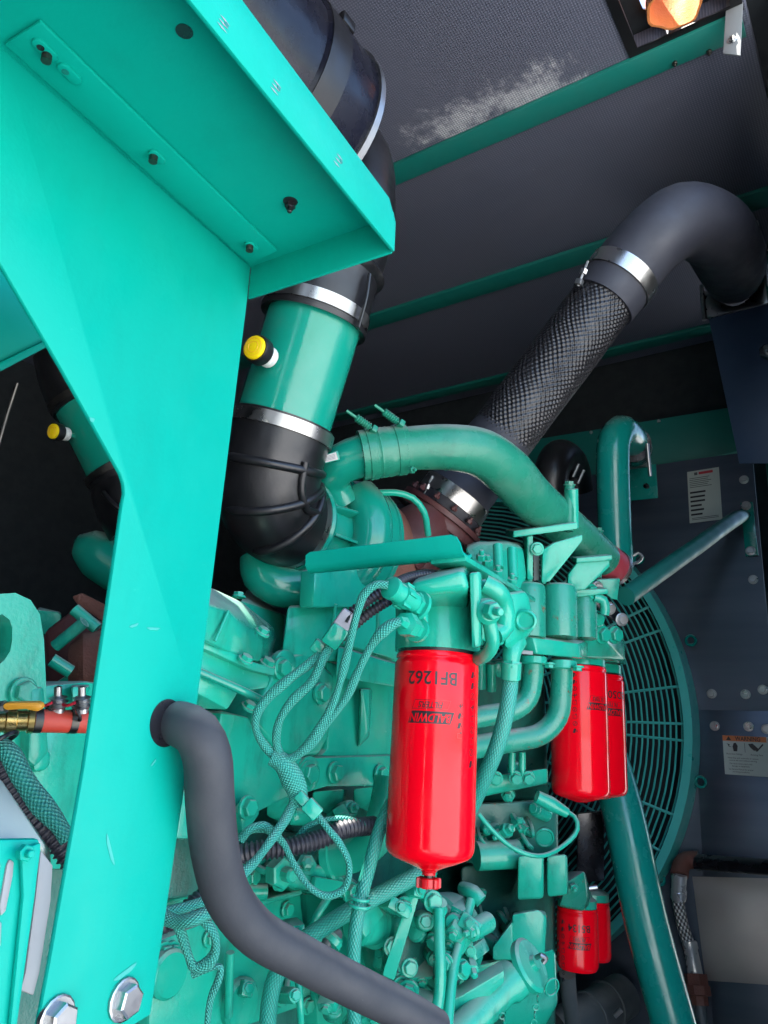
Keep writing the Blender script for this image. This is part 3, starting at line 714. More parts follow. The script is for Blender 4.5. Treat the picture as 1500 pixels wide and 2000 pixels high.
# second panel of the bracket seen behind the post
rpn = thing('sheet_metal_support', P(30,690,Y=0.75), 'shaded green panel seen left of the post behind the overhead shelf', 'panel')
slab('panel_plate', [(-40,560),(10,520),(120,720),(128,640),(70,672),(-40,735)][:2]+[(140,640),(5,705),(-40,730)], 'sheet_green', rpn, Y=0.66, depth=0.004, bev=0.001)
slab('edge_fold', [(-40,728),(5,705),(140,640),(140,652),(8,722),(-40,742)], 'sheet_green', rpn, Y=0.655, depth=0.012, bev=0.001)
gr = tag(tube('gas_strut_rod', PT((34,748,1.0),(14,810,1.0),(-6,880,1.0)), 0.0022, 'stud_dark', None, 10, lin=True), 'thin metal rod hanging in the dark opening at the left edge', 'rod')

# ================================================================== AIR CLEANER AND INTAKE
ac0 = P(604, 282, D=1.30); RA = 0.162
ac = thing('air_cleaner', ac0-EZ*RA, 'glossy black air cleaner drum above the overhead shelf', 'air cleaner')
lathe('drum', ac0-EX*0.62, EX, [(0,0.10),(0,RA*0.97),(0.47,RA*0.97),(0.475,RA)], 'drum_black', ac, 64)
lathe('band', ac0-EX*0.62, EX, [(0.475,RA*0.9),(0.475,RA*1.012),(0.52,RA*1.012),(0.52,RA*0.9)], 'rubber', ac, 64)
lathe('end_cap', ac0-EX*0.62, EX, [(0.52,RA),(0.60,RA*1.0),(0.612,RA*0.97),(0.62,RA*0.90),(0.62,0.02)], 'drum_black', ac, 64)
lathe('end_ring', ac0-EX*0.62, EX, [(0.592,RA),(0.592,RA*1.03),(0.604,RA*1.03),(0.604,RA)], 'bracket_zinc', ac, 72)
box('latch', P(678, 45, D=1.17), 0.03, 0.012, 0.02, 'rubber', ac, 0.003)

pb0, pb1 = P(546, 850, D=1.24), P(617, 616, D=1.26)            # steel pipe axis
pax = (pb1-pb0).normalized(); PL = (pb1-pb0).length; rp_ = 0.0765
ip = thing('intake_pipe', pb0, 'straight glossy green intake pipe between two black rubber elbows', 'pipe')
lathe('pipe', pb0-pax*0.03, pax, [(0,rp_-0.004),(0,rp_),(PL+0.06,rp_*1.02),(PL+0.06,rp_-0.004)], 'engine_green_gloss', ip, 72)
def indicator(p, d, label, nm='restriction_indicator', s=1.0):
    d = d.normalized(); t = thing(nm, p, label, 'gauge')
    lathe('stem', p-d*0.012*s, d, [(0,0.006*s),(0.026*s,0.006*s)], 'engine_green_gloss', t, 14)
    lathe('clear_body', p, d, [(0.010*s,0.008*s),(0.012*s,0.0165*s),(0.020*s,0.0165*s),(0.0215*s,0.0150*s),(0.0235*s,0.0165*s),(0.032*s,0.0165*s)], 'white_plastic', t, 28)
    lathe('black_ring', p, d, [(0.031*s,0.018*s),(0.033*s,0.0215*s),(0.046*s,0.0220*s),(0.051*s,0.0205*s)], 'rubber', t, 32)
    cp_ = lathe('yellow_cap', p, d, [(0.050*s,0.0185*s),(0.0545*s,0.0178*s),(0.056*s,0.0155*s),(0.056*s,0.0001)], 'yellow', t, 32, closed=False)
    torus('cap_mark', p+d*0.0561*s, 0.0085*s, 0.0004*s, 'yellow_grip', cp_, 24, 4, d); torus('cap_mark', p+d*0.0561*s, 0.0135*s, 0.0003*s, 'yellow_grip', cp_, 24, 4, d)
    return t
q = P(534, 704, D=1.185)
indicator(q, P(490, 674, D=1.13)-q, 'yellow capped restriction indicator on the bright straight intake pipe')
# upper rubber elbow
ue = thing('rubber_elbow', pb1, 'black rubber elbow between air cleaner and the top of the green intake pipe', 'hose')
j = pb1+pax*0.02
tube('elbow', [pb1-pax*0.012, j, pb1+pax*0.06, P(668,462,D=1.28), P(678,385,D=1.31), P(665,318,D=1.34), ac0+EX*0.0], [0.0855,0.0850,0.083,0.083,0.083,0.086,0.09], 'rubber', ue, 48, 0.015)
lathe('clamp_band', pb1-pax*0.004, pax, [(0,0.084),(0,0.0880),(0.020,0.0880),(0.020,0.084)], 'band_steel', ue, 64)
lathe('lip', pb1-pax*0.012, pax, [(0,0.078),(-0.004,0.0885),(0.004,0.089),(0.006,0.084)], 'rubber', ue, 64, closed=False)
q0, q1 = pb1+pax*0.062, P(668,462,D=1.28)
qd = (q1-q0).normalized()
lathe('rib', pb1+pax*0.078+(q1-q0)*0.10, qd, [(-0.012,0.082),(-0.006,0.089),(0.0,0.0925),(0.006,0.089),(0.012,0.082)], 'rubber', ue, 56, closed=False)
tube('mould_seam', PT((722,535,1.21),(716,580,1.205),(700,640,1.20)), 0.003, 'rubber', ue, 8)
# lower rubber elbow into the compressor
ci = P(578, 1024, D=1.30)                                        # compressor inlet centre
le = thing('rubber_elbow', P(540, 1080, D=1.27), 'black ribbed rubber elbow from the green intake pipe down into the turbocharger', 'hose')
ldir = EX.copy()
S0, K0, E0 = pb0-pax*0.03, ci-ldir*0.09, ci-ldir*0.022
def bz(t): return S0*((1-t)**2)+K0*(2*t*(1-t))+E0*(t*t)
def bzd(t): return ((K0-S0)*(2*(1-t))+(E0-K0)*(2*t)).normalized()
lp = [pb0+pax*0.024, pb0, S0]+[bz(t/8) for t in range(1, 8)]+[E0, ci+ldir*0.004]
tube('elbow', lp, [0.0825,0.0830]+[0.0830]*6+[0.0815,0.0795,0.078,0.0755], 'rubber', le, 56, 0.008)
lathe('clamp_band', pb0+pax*0.0, pax, [(0,0.082),(0,0.0865),(0.020,0.0865),(0.020,0.082)], 'band_steel', le, 64)
lathe('clamp_band', ci-ldir*0.012, ldir, [(0,0.072),(0,0.0775),(0.012,0.0775),(0.012,0.072)], 'band_steel', le, 64)
def arc_rib(c, ax, r_, a0, a1, th):
    tc_ = -c; u_ = (tc_-ax*tc_.dot(ax)).normalized(); v_ = ax.cross(u_)
    tube('rib', [c+(u_*math.cos(a)+v_*math.sin(a))*r_ for a in [a0+(a1-a0)*i/14 for i in range(15)]], [th*0.4]+[th]*13+[th*0.4], 'rubber', le, 12, lin=True)
for t, a0, a1 in ((0.12,-1.5,1.0),(0.45,-1.6,0.95),(0.74,-1.6,0.9)):
    arc_rib(bz(t), bzd(t), 0.084, a0, a1, 0.0072)
sp_ = []
for t in (0.05, 0.3, 0.55, 0.8):
    c_ = bz(t); ax2 = bzd(t); u_ = (-c_+ax2*c_.dot(ax2)).normalized(); v_ = ax2.cross(u_)
    sp_.append(c_+(u_*math.cos(0.62)-v_*math.sin(0.62))*0.0845)
tube('rib', sp_, 0.0066, 'rubber', le, 12)

# the other bank's intake, deep in shadow behind the post
i2 = thing('intake_pipe', P(190,950,D=1.75), 'shaded green intake pipe seen through the gap left of the post', 'pipe')
f0, f1 = P(246, 920, D=1.85), P(172, 772, D=1.85); fax = (f1-f0).normalized()
lathe('pipe', f0, fax, [(0,0.08),(0,0.088),((f1-f0).length,0.088),((f1-f0).length,0.08)], 'engine_green_gloss', i2, 40)
f2 = thing('rubber_elbow', P(220,1040,D=1.85), 'black elbow below the shaded intake pipe left of the post', 'hose')
tube('elbow', [f0+fax*0.02, f0-fax*0.03, P(262,975,D=1.84), P(286,1020,D=1.84)], 0.094, 'rubber', f2, 32)
lathe('clamp_band', f0, fax, [(0,0.093),(0,0.097),(0.016,0.097),(0.016,0.093)], 'stud_dark', f2, 40)
tube('rib', PT((202,962,1.75),(222,985,1.72),(240,1000,1.72)), 0.006, 'rubber', f2, 10)
f3 = thing('rubber_elbow', P(120,750,D=1.85), 'black elbow above the shaded intake pipe left of the post', 'hose')
tube('elbow', [f1-fax*0.02, f1+fax*0.03, P(146,690,D=1.85)], 0.094, 'rubber', f3, 32)
lathe('clamp_band', f1, fax, [(-0.012,0.093),(-0.012,0.097),(0.004,0.097),(0.004,0.093)], 'stud_dark', f3, 40)
q = P(138, 850, D=1.77); indicator(q, P(84, 838, D=1.70)-q, 'small yellow capped indicator in the dark gap left of the post', 'restriction_indicator', 0.95)
fh = tag(tube('turbo_housing', PT((152,1050,1.85),(165,1062,1.85),(195,1085,1.85),(260,1130,1.85)), [0.012,0.042,0.06,0.06], 'engine_green_gloss', None, 24), 'shaded rounded green housing under the far elbow left of the post', 'housing')

# ================================================================== TURBOCHARGER
tb = thing('turbocharger', P(690,1080,D=1.32), 'dusty green turbocharger compressor with a rusty turbine behind it', 'turbocharger')
tax = ldir; t0 = ci
lathe('inlet_ring', t0, tax, [(0.0,0.060),(0.0,0.079),(0.006,0.081),(0.012,0.079),(0.018,0.068),(0.060,0.068),(0.085,0.075)], 'engine_green_gloss', tb, 64)
# volute: a ring of growing tube section round the axis
tu, tv, td = frame_of(tax)
vc = t0+tax*0.100
vol = []
N = 40
up_ = (EZ - tax*EZ.dot(tax)).normalized(); si_ = tax.cross(up_)
ang0 = 0.35
volr = [0.024+0.014*(k/N) for k in range(N+1)]
vpts = [vc + (up_*math.cos(-2*math.pi*k/N*0.95+ang0)+si_*math.sin(-2*math.pi*k/N*0.95+ang0))*(0.088) for k in range(N+1)]
tube('volute', vpts, volr, 'engine_green_gloss', tb, 24, 0.02, lin=True)
lathe('back_plate', t0, tax, [(0.085,0.07),(0.105,0.110),(0.128,0.120),(0.138,0.120),(0.140,0.112),(0.144,0.1205),(0.152,0.1205),(0.154,0.10)], 'engine_green_gloss', tb, 64)
for k in range(10):
    t = 2*math.pi*k/10+0.25; e = tu*math.cos(t)+tv*math.sin(t); s_ = tax.cross(e)
    c0 = t0+tax*0.012+e*0.076
    prism('rib', [c0-e*0.012, c0+tax*0.075-e*0.010, c0+tax*0.066+e*0.014, c0+tax*0.004+e*0.003], s_*0.005, 'engine_green_gloss', tb, 0.0012)
lathe('turbine_housing', t0, tax, [(0.154,0.095),(0.165,0.110),(0.20,0.108),(0.245,0.095),(0.26,0.07)], 'turbine_rust', tb, 48)
# discharge snout up to the coupling
tube('discharge', PT((668,985,1.34),(650,945,1.33),(660,912,1.31),(690,896,1.305),(722,887,1.30)), [0.028,0.031,0.034,0.036,0.037], 'engine_green_gloss', tb, 32, 0.01)
npl = slab('nameplate', [(620,892),(660,880),(664,898),(622,909)], 'engine_green_gloss', tb, D=1.245, depth=0.012, bev=0.0015)
pp = [P(a,b,D=1.2445) for a,b in ((623,893),(656,883),(660,897),(625,906))]
obj('plate_face', pp, [(0,1,2,3)], 'bracket_zinc', npl)
for i in range(4):
    a, b_ = 0.2+0.18*i, 0.26+0.18*i
    obj('stamped_line', [pp[0].lerp(pp[3], a).lerp(pp[1].lerp(pp[2], a), x)-cF*0.0004 for x in (0.1, 0.9)]+[pp[0].lerp(pp[3], b_).lerp(pp[1].lerp(pp[2], b_), x)-cF*0.0004 for x in (0.9, 0.1)], [(0,1,2,3)], 'ink_grey', npl)
# lower manifold casting with raised marks
tube('scroll', PT((500,1085,1.30),(512,1120,1.29),(550,1142,1.29),(620,1140,1.31),(680,1110,1.34)), [0.028,0.036,0.038,0.036,0.03], 'engine_green_gloss', tb, 28, 0.01)
# turbine outlet flange in brown
tbd = thing('turbine_outlet', P(840,1040,D=1.55), 'dark brown bolted flange and casting where the black duct starts', 'flange')
d_ = -ax_
lathe('flange', pa+ax_*-0.004, d_, [(0,0.05),(0,0.092),(0.010,0.092),(0.0105,0.086),(0.020,0.092),(0.030,0.092),(0.030,0.06),(0.09,0.07),(0.16,0.05)], 'brown_casting', tbd, 40)
for k in range(12):
    t = 2*math.pi*k/12; u, v, _ = frame_of(d_); bolt(pa+(u*math.cos(t)+v*math.sin(t))*0.081+ax_*0.004, ax_, 0.013, tbd, 'brown_casting', 'nut')
tube('casting', PT((770,1090,1.45),(800,1050,1.47),(840,1030,1.52),(880,1040,1.6)), 0.055, 'brown_casting', tbd, 24)
tag(tube('oil_line', PT((735,963,1.36),(770,962,1.36),(805,972,1.37),(828,1000,1.38),(836,1045,1.40)), 0.0062, 'engine_green', None, 12), 'thin green oil line arching behind the turbocharger', 'oil line')

# ================================================================== BENT CHARGE AIR PIPE
cp = thing('bent_charge_pipe', P(1110,1050,D=1.5), 'dusty green bent pipe with a clamped coupling running from turbocharger to the right', 'pipe')
cpp = PT((728,886,1.30),(800,876,1.31),(880,874,1.33),(940,885,1.36),(990,920,1.40),(1030,965,1.46),(1075,1005,1.53),(1130,1050,1.62),(1178,1092,1.70))
tube('pipe', cpp, [0.0365,0.0375,0.040,0.043,0.045,0.0445,0.043,0.041,0.039], 'bent_green', cp, 40, 0.012)
c0, c1 = P(704,890,D=1.297), P(796,877,D=1.31); cd = (c1-c0).normalized(); CL = (c1-c0).length
lathe('coupling', c0, cd, [(0,0.0385),(0,0.0425),(CL*.13,0.0425),(CL*.14,0.044),(CL*.30,0.044),(CL*.31,0.0425),(CL*.36,0.0425),(CL*.38,0.0435),(CL*.42,0.0425),(CL*.47,0.0435),(CL*.52,0.0425),(CL*.58,0.0435),(CL*.62,0.0425),(CL*.72,0.0425),(CL*.73,0.044),(CL*.9,0.044),(CL*.91,0.042),(CL,0.042),(CL,0.038)], 'bent_green', cp, 48)
def spring_clamp(p, d, parent):
    d = d.normalized()
    tube('clamp_bolt', [p, p+d*0.062], 0.0026, 'bent_green', parent, 8, lin=True)
    tube('spring', [p+d*(0.014+0.0004*i) for i in range(71)], 0.0062, 'bent_green', parent, 12, lin=True, rfun=lambda s, a: 1+0.16*math.sin(2*math.pi*s/0.0042))
    box('clamp_lug', p+d*0.006, 0.014, 0.012, 0.010, 'bent_green', parent, 0.002, frame_of(d))
for q, e in (((735,843,1.275),(695,815,1.26)),((788,832,1.285),(748,803,1.27))):
    spring_clamp(P(*q), P(*e)-P(*q), cp)
bolt(P(803,918,D=1.27), -cF+cR, 0.012, cp, 'bent_green', 'nut')
# flanges at the far end
fd = (cpp[-1]-cpp[-2]).normalized()
for q, nm in (((1112,988,1.53),'clamp_half'),((1168,1078,1.66),'clamp_half')):
    tube(nm, PT((q[0],q[1]-38,q[2]-.01),(q[0]-2,q[1]+50,q[2]-.03)), 0.010, 'bent_green', cp, 16, lin=True)
    bolt(P(q[0],q[1]-40,D=q[2]-.01), cU, 0.018, cp, 'bent_green', 'flange')
# red silicone joint at its end
sj = thing('silicone_joint', P(1195,1115,D=1.75), 'dark red silicone hose joint with steel clamp at the end of the bent green pipe', 'hose')
lathe('hose', P(1178,1092,D=1.70), fd, [(0,0.034),(0,0.039),(0.02,0.041),(0.045,0.041),(0.06,0.039),(0.06,0.034)], 'silicone_red', sj, 36)
lathe('clamp_band', P(1178,1092,D=1.70), fd, [(0.045,0.040),(0.045,0.0435),(0.058,0.0435),(0.058,0.040)], 'band_steel', sj, 36)
# angle brackets carrying the pipe
pbk = thing('pipe_bracket', P(1060,1130,D=1.5), 'green angled steel plates carrying the bent charge pipe above the engine', 'bracket')
slab('plate', [(1003,1037),(1128,1020),(1128,1033),(1003,1050)], 'engine_green', pbk, D=1.46, depth=0.10, bev=0.0015)
slab('web', [(1030,1048),(1041,1046),(1041,1132),(1030,1132)], 'engine_green', pbk, D=1.47, depth=0.05, bev=0.0012)
slab('gusset', [(1060,1074),(1082,1060),(1138,1044),(1138,1056),(1074,1136),(1058,1138)], 'engine_green', pbk, D=1.46, depth=0.012, bev=0.002)
slab('gusset', [(1128,1098),(1190,1092),(1192,1106),(1142,1152),(1108,1154),(1110,1122)], 'engine_green', pbk, D=1.53, depth=0.012, bev=0.002)
slab('flange_lip', [(1126,1090),(1196,1084),(1196,1094),(1126,1100)], 'engine_green', pbk, D=1.525, depth=0.04, bev=0.0015)
bolts([(1049,1072)], pbk, D=1.46, size=0.02)
tube('stud', PT((1118,955,1.51),(1120,1030,1.52)), 0.011, 'engine_green', pbk, 14, lin=True)
# ================================================================== FILTERS
def can_profile(h, r, dome):
    """spin-on can hanging down: h measured downwards from its top rim"""
    return [(0.0, r*0.80), (0.0, r*0.955), (0.002, r*0.975), (0.006, r*0.975), (0.0075, r*0.955), (0.010, r*0.96), (0.0125, r*0.995), (0.016, r),
            (h-0.016, r), (h-0.010, r*0.985), (h-0.005, r*0.945), (h-0.001, r*0.88), (h+dome*0.4, r*0.60), (h+dome*0.75, r*0.34), (h+dome, r*0.2), (h+dome, 0.0005)]
def rparal(w_, h_, sh): return quad2(-w_/2, -h_/2, w_/2, h_/2, sh, 12)
def pictograms(n, seed, s):
    rs = random.Random(seed); L = []
    for i in range(n):
        y = -i*s*1.25; k = rs.randrange(4)
        if k == 0:
            v, f = [], []
            for a in range(12):
                t = 2*math.pi*a/12; v += [(math.cos(t)*s*.42, math.sin(t)*s*.42), (math.cos(t)*s*.33, math.sin(t)*s*.33)]
            f = [(2*a, 2*((a+1) % 12), 2*((a+1) % 12)+1, 2*a+1) for a in range(12)]
            L.append(((v, f), 0, y)); L.append((quad2(-s*.06, -s*.25, s*.06, s*.25, 0.4, 1), 0, y))
        elif k == 1: L.append((frame2(-s*.38, -s*.35, s*.38, s*.3, s*.06), 0, y)); L.append((quad2(s*.1, s*.3, s*.3, s*.5, 0, 1), 0, y))
        elif k == 2: L.append((quad2(-s*.3, -s*.4, s*.12, s*.35, 0.3, 1), 0, y)); L.append((quad2(s*.25, -s*.2, s*.4, s*.1, 0, 1), 0, y))
        else: L.append((quad2(-s*.4, -s*.06, s*.4, s*.06, 0, 1), 0, y)); L.append((quad2(-s*.07, -s*.4, s*.07, s*.3, 0, 1), 0, y)); L.append((quad2(s*.2, s*.1, s*.4, s*.3, 0, 1), 0, y))
    return shapes_join(L)
def logo(can, base, r, h, front, w_, parent):
    """dark slanted block with the maker's name left out in red, and the outlined word beside it; printed upside down"""
    hh = w_*0.27
    wrap('logo_block', rparal(w_, hh, 0.35), base, -EZ*-1, r, h, front, 'ink', parent)
    wrap('lettering', text_shape('BALDWIN', hh*0.98, 0.25, 0.0003, 0.80), base, EZ, r, h, front, 'filter_red', parent, True, 0.0008)
    fy = h + hh*1.05
    wrap('logo_frame', frame2(-w_*0.42, -hh*0.38, w_*0.42, hh*0.38, 0.0005, 0.35), base, EZ, r, fy, front, 'ink', parent)
    wrap('lettering', text_shape('FILTERS', hh*0.72, 0.25, 0.0002, 0.86), base, EZ, r, fy, front, 'ink', parent)
def spin_filter(name, top, r, h, label, group=None, number=None, drain=False, dome=0.012, turn=0.0, cat='filter', lw=0.062, numh=0.021, numy=0.05, logoy=0.115, picto=True, pturn=0.62):
    top = Vector(top); t = thing(name, top-EZ*(h+dome), label, cat, group)
    can = lathe('can', top, -EZ, can_profile(h, r, dome), 'filter_red', t, 96)
    lathe('gasket', top+EZ*0.004, -EZ, [(0,r*0.8),(0,r*0.94),(0.0055,r*0.94),(0.0055,r*0.8)], 'rubber', t, 64)
    view = Vector((-top.x, -top.y, 0)).normalized()
    front = Matrix.Rotation(turn, 3, 'Z') @ view
    if number: wrap('lettering', text_shape(number, numh, 0, 0.00035, 0.95), top, EZ, r, -numy, front, 'ink', can)
    if lw: logo(can, top, r, -logoy, front, lw, can)
    if picto:
        f2 = Matrix.Rotation(pturn, 3, 'Z') @ view
        wrap('pictograms', pictograms(9, 5, 0.0115), top, EZ, r, -numy+0.008, f2, 'ink', can, False)
        f3 = Matrix.Rotation(pturn-0.40, 3, 'Z') @ view
        wrap('pictograms', pictograms(4, 9, 0.010), top, EZ, r, -numy-0.035, f3, 'ink', can, False)
    if drain:
        b0 = top-EZ*(h+dome)
        lathe('drain_neck', b0+EZ*0.003, -EZ, [(0,0.0125),(0.004,0.0105),(0.006,0.0088),(0.009,0.0088),(0.009,0.004)], 'red_plastic', t, 24)
        lathe('drain_thread', b0-EZ*0.005, -EZ, [(0,0.0062),(0.006,0.0062)], 'stud_dark', t, 16)
        lathe('drain_knob', b0-EZ*0.009, -EZ, [(0,0.006),(0,0.0140),(0.0012,0.0150),(0.011,0.0150),(0.0120,0.0140),(0.0120,0.002)], 'red_plastic', t, 72, lambda hh, a: 1+0.10*(1 if math.sin(6*a) > 0 else -1), 30)
    return t
D1 = 1.045
fx = P(846, 1480, D=D1); ztop = P(850, 1262, D=D1-0.045).z; zbot = P(838, 1676, D=D1-0.045).z
FT = Vector((fx.x, fx.y, ztop)); RF = 0.0588
spin_filter('fuel_filter', FT, RF, ztop-zbot, 'large bright red canister filter with a drain knob, nearest the camera', 'red canister filters', 'BF1262', True, 0.015, -0.09, numh=0.0245, numy=0.036, logoy=0.088, lw=0.058, pturn=1.0)
def hang(px, pt, pb_, D, r): 
    c = P(px, (pt+pb_)/2, D=D); return Vector((c.x, c.y, P(px, pt, D=D-r).z)), P(px, pt, D=D-r).z-P(px, pb_, D=D-r).z
t2, h2 = hang(1132, 1292, 1556, 1.66, 0.06)
spin_filter('oil_filter', t2, 0.0605, h2, 'plain ended red canister filter behind the two green elbow pipes', 'red canister filters', None, False, 0.012, 0.75, lw=0.055, logoy=0.085, pturn=-0.15, numy=0.03)
t3, h3 = hang(1170, 1310, 1552, 1.79, 0.06)
spin_filter('oil_filter', t3, 0.0600, h3, 'red canister filter half hidden behind another, beside the fan guard', 'red canister filters', 'BD50000', False, 0.010, 0.52, lw=0.060, logoy=0.085, numh=0.024, numy=0.045, picto=False)
t4, h4 = hang(1128, 1782, 1900, 1.74, 0.045)
spin_filter('coolant_filter', t4, 0.0460, h4, 'small red coolant filter low at the right, printed side in view', 'small red coolant filters', 'B5134', False, 0.005, 0.10, lw=0.050, logoy=0.072, numh=0.021, numy=0.036, pturn=-0.75)
t5, h5 = hang(1158, 1768, 1880, 1.90, 0.045)
spin_filter('coolant_filter', t5, 0.0430, h5, 'small red coolant filter half hidden behind its printed neighbour', 'small red coolant filters', None, False, 0.005, 0.6, lw=0, pturn=0.55, picto=False)

# ================================================================== ENGINE
en = thing('diesel_engine', P(700, 1990, Y=0.95), 'large green painted diesel engine with castings, covers and filter heads', 'engine')
EG = 'engine_green'
def hullp(name, pts, mat=EG, parent=en, bev=0.005, seg=2):
    bm = bmesh.new()
    for p in pts: bm.verts.new(p if isinstance(p, Vector) else P(p[0], p[1], Y=p[2]))
    r_ = bmesh.ops.convex_hull(bm, input=bm.verts)
    bmesh.ops.delete(bm, geom=[g_ for g_ in r_['geom_interior'] if isinstance(g_, bmesh.types.BMVert)], context='VERTS')
    bmesh.ops.dissolve_limit(bm, angle_limit=R_(7), verts=bm.verts, edges=bm.edges)
    bevel(bm, bev, seg); return from_bm(name, bm, mat, parent)
# --- crankcase: large body behind everything
hullp('block', [Vector((x,y,z)) for x in (0.30, 2.05) for y, z in ((1.02,-0.95),(0.94,-0.60),(0.94,-0.10),(1.02,0.0),(1.75,0.0),(1.9,-0.95))], 'block_shade_green', en, 0.02)
hullp('vee_deck', [Vector((x,y,z)) for x in (1.22, 2.0) for y, z in ((0.98,-0.05),(0.92,0.10),(1.12,0.26),(1.70,0.26),(1.9,0.0))], 'engine_green_rusty', en, 0.02)

# --- rear rocker cover (left)
hullp('rocker_cover', [(392,1174,.70),(446,1193,.70),(480,1230,.72),(479,1294,.72),(386,1250,.70),(398,1140,.80),(412,1146,.80),(471,1173,.80),(534,1221,.84),(541,1246,.84),(529,1298,.84),(380,1245,.75)], EG, en, 0.008, 3)
slab('rocker_gasket_rim', [(383,1246),(487,1292),(532,1306),(530,1320),(484,1309),(380,1262)], EG, en, Y=0.72, depth=0.12, bev=0.002, out=0.006)
slab('rocker_housing', [(378,1258),(484,1306),(530,1320),(524,1345),(468,1352),(446,1388),(376,1350)], EG, en, Y=0.725, depth=0.14, bev=0.005)
bolts([(479,1290),(512,1236)], en, Y=0.705, size=0.016, nrm=EZ*0.8-EY*0.6, kind='hex'); bolts([(521,1298)], en, Y=0.78, size=0.02, nrm=EZ*0.8-EY*0.6)
bolts([(485,1382)], en, Y=0.78, size=0.018, nrm=EZ*0.8-EY*0.6)
for a, b_ in (((446,1193),(420,1252)),): tube('cover_ridge', [P(a[0],a[1],Y=.697), P(b_[0],b_[1],Y=.697)], 0.002, EG, en, 8, lin=True)
hullp('rocker_cover', [(470,1172,.86),(482,1166,.90),(556,1200,.92),(552,1262,.90),(540,1285,.88),(470,1240,.86),(560,1205,1.0),(482,1150,1.0)], EG, en, 0.006)
tag(tube('fuel_rail_pipe', PT((378,1308,.93),(430,1330,.95),(480,1352,.97),(520,1372,1.0)), 0.0052, 'engine_green_gloss', None, 12), 'thin straight green pipe below the left rocker cover', 'pipe')
bolts([(466,1166)], en, Y=0.82, size=0.016, nrm=EZ)
# --- large aftercooler housing
hullp('aftercooler_housing', [(562,1184,.80),(656,1178,.78),(640,1292,.78),(549,1285,.80),(780,1176,.80),(780,1300,.80),(562,1180,1.0),(780,1165,1.0),(780,1300,1.0)], EG, en, 0.006, 3)
hullp('aftercooler_step', [(657,1179,.775),(780,1172,.775),(780,1292,.775),(640,1252,.775),(657,1175,.9),(780,1168,.9)], EG, en, 0.005)
hullp('aftercooler_band', [(660,1262,.768),(780,1298,.768),(780,1345,.768),(655,1325,.768),(660,1258,.85),(780,1292,.85)], EG, en, 0.005)
slab('aftercooler_cover', [(640,1290),(780,1330),(780,1478),(625,1478),(640,1462)], EG, en, Y=0.80, depth=0.16, bev=0.006)
slab('aftercooler_cover', [(548,1285),(600,1272),(655,1318),(645,1440),(625,1476),(586,1482),(540,1462),(494,1408)], EG, en, Y=0.79, depth=0.16, bev=0.008, seg=3)
hullp('cover_rib', [(706,1345,.775),(722,1345,.775),(720,1430,.775),(702,1455,.79),(700,1345,.80),(728,1345,.80),(722,1440,.80),(698,1462,.80)], EG, en, 0.004)
slab('base_rail', [(575,1480),(780,1474),(780,1536),(640,1538),(598,1550),(575,1530)], EG, en, Y=0.79, depth=0.15, bev=0.006)
bolts([(626,1355),(549,1306),(653,1509),(742,1513)], en, Y=0.786, size=0.026)
bolts([(600,1511)], en, Y=0.785, size=0.029)
lathe('bolt_boss', P(600,1511,Y=0.79), -EY, [(0,0.026),(0.004,0.026),(0.006,0.023),(0.006,0.001)], EG, en, 28)
lathe('bolt_boss', P(549,1303,Y=0.80), -EY, [(0,0.026),(0.009,0.026),(0.011,0.023),(0.011,0.001)], EG, en, 28)
slab('housing_pedestal', [(615,1112),(655,1106),(735,1104),(735,1186),(612,1186)], EG, en, Y=0.755, depth=0.03, bev=0.004)
slab('housing_pedestal', [(737,1108),(800,1106),(800,1186),(737,1186)], EG, en, Y=0.785, depth=0.10, bev=0.004)
# --- wedge casting left of the housing, running down to the hose
slab('gear_housing_plate', [(386,1395),(438,1388),(500,1404),(545,1466),(590,1484),(578,1552),(500,1590),(462,1600),(400,1640),(340,1640),(360,1500)], EG, en, Y=0.80, depth=0.12, bev=0.006)
slab('plate_step', [(432,1392),(462,1396),(440,1470),(420,1460)], EG, en, Y=0.785, depth=0.03, bev=0.003)
for i, (x, y) in enumerate(((520,1560),(610,1546),(690,1540))):
    hullp('cast_tooth', [(x,y,.80),(x+62,y-6,.80),(x+58,y+28,.82),(x+30,y+46,.84),(x,y+34,.84),(x,y,.92),(x+70,y-6,.92),(x+50,y+52,.92)], EG, en, 0.004)
slab('lifting_tab', [(470,1588),(494,1560),(506,1566),(508,1590),(486,1622),(474,1630)], EG, en, Y=0.775, depth=0.02, bev=0.003)
bolts([(482,1577)], en, Y=0.773, size=0.024)
# --- lower block face: plates, covers and bosses
slab('block_cover', [(316,1640),(480,1600),(560,1620),(640,1640),(640,1735),(560,1730),(480,1740),(316,1760)], 'block_shade_green', en, Y=0.90, depth=0.1, bev=0.006)
slab('block_cover', [(302,1840),(478,1770),(588,1740),(612,1960),(470,2010),(290,2010)], EG, en, Y=0.87, depth=0.12, bev=0.006)
slab('block_cover', [(596,1745),(760,1760),(760,2010),(622,2010)], EG, en, Y=0.90, depth=0.1, bev=0.006)
tube('cover_boss_rib', PT((450,1860,1.08),(448,1920,1.08),(446,1985,1.08)), 0.006, EG, en, 10)
lathe('round_cover', P(462,1958,Y=0.872), -EY, [(0,0.034),(0.010,0.034),(0.014,0.030),(0.014,0.001)], EG, en, 32)
lathe('round_cover', P(322,1900,Y=0.86), -EY, [(0,0.03),(0.010,0.03),(0.014,0.026),(0.014,0.001)], EG, en, 32)
bolts([(318,1862),(498,1750),(492,1712)], en, Y=0.865, size=0.022)
hullp('water_manifold', [(525,1690,.80),(640,1690,.78),(700,1730,.78),(700,1760,.78),(612,1742,.78),(530,1725,.80),(525,1680,.9),(700,1720,.9),(700,1764,.9),(525,1735,.9)], EG, en, 0.008, 3)
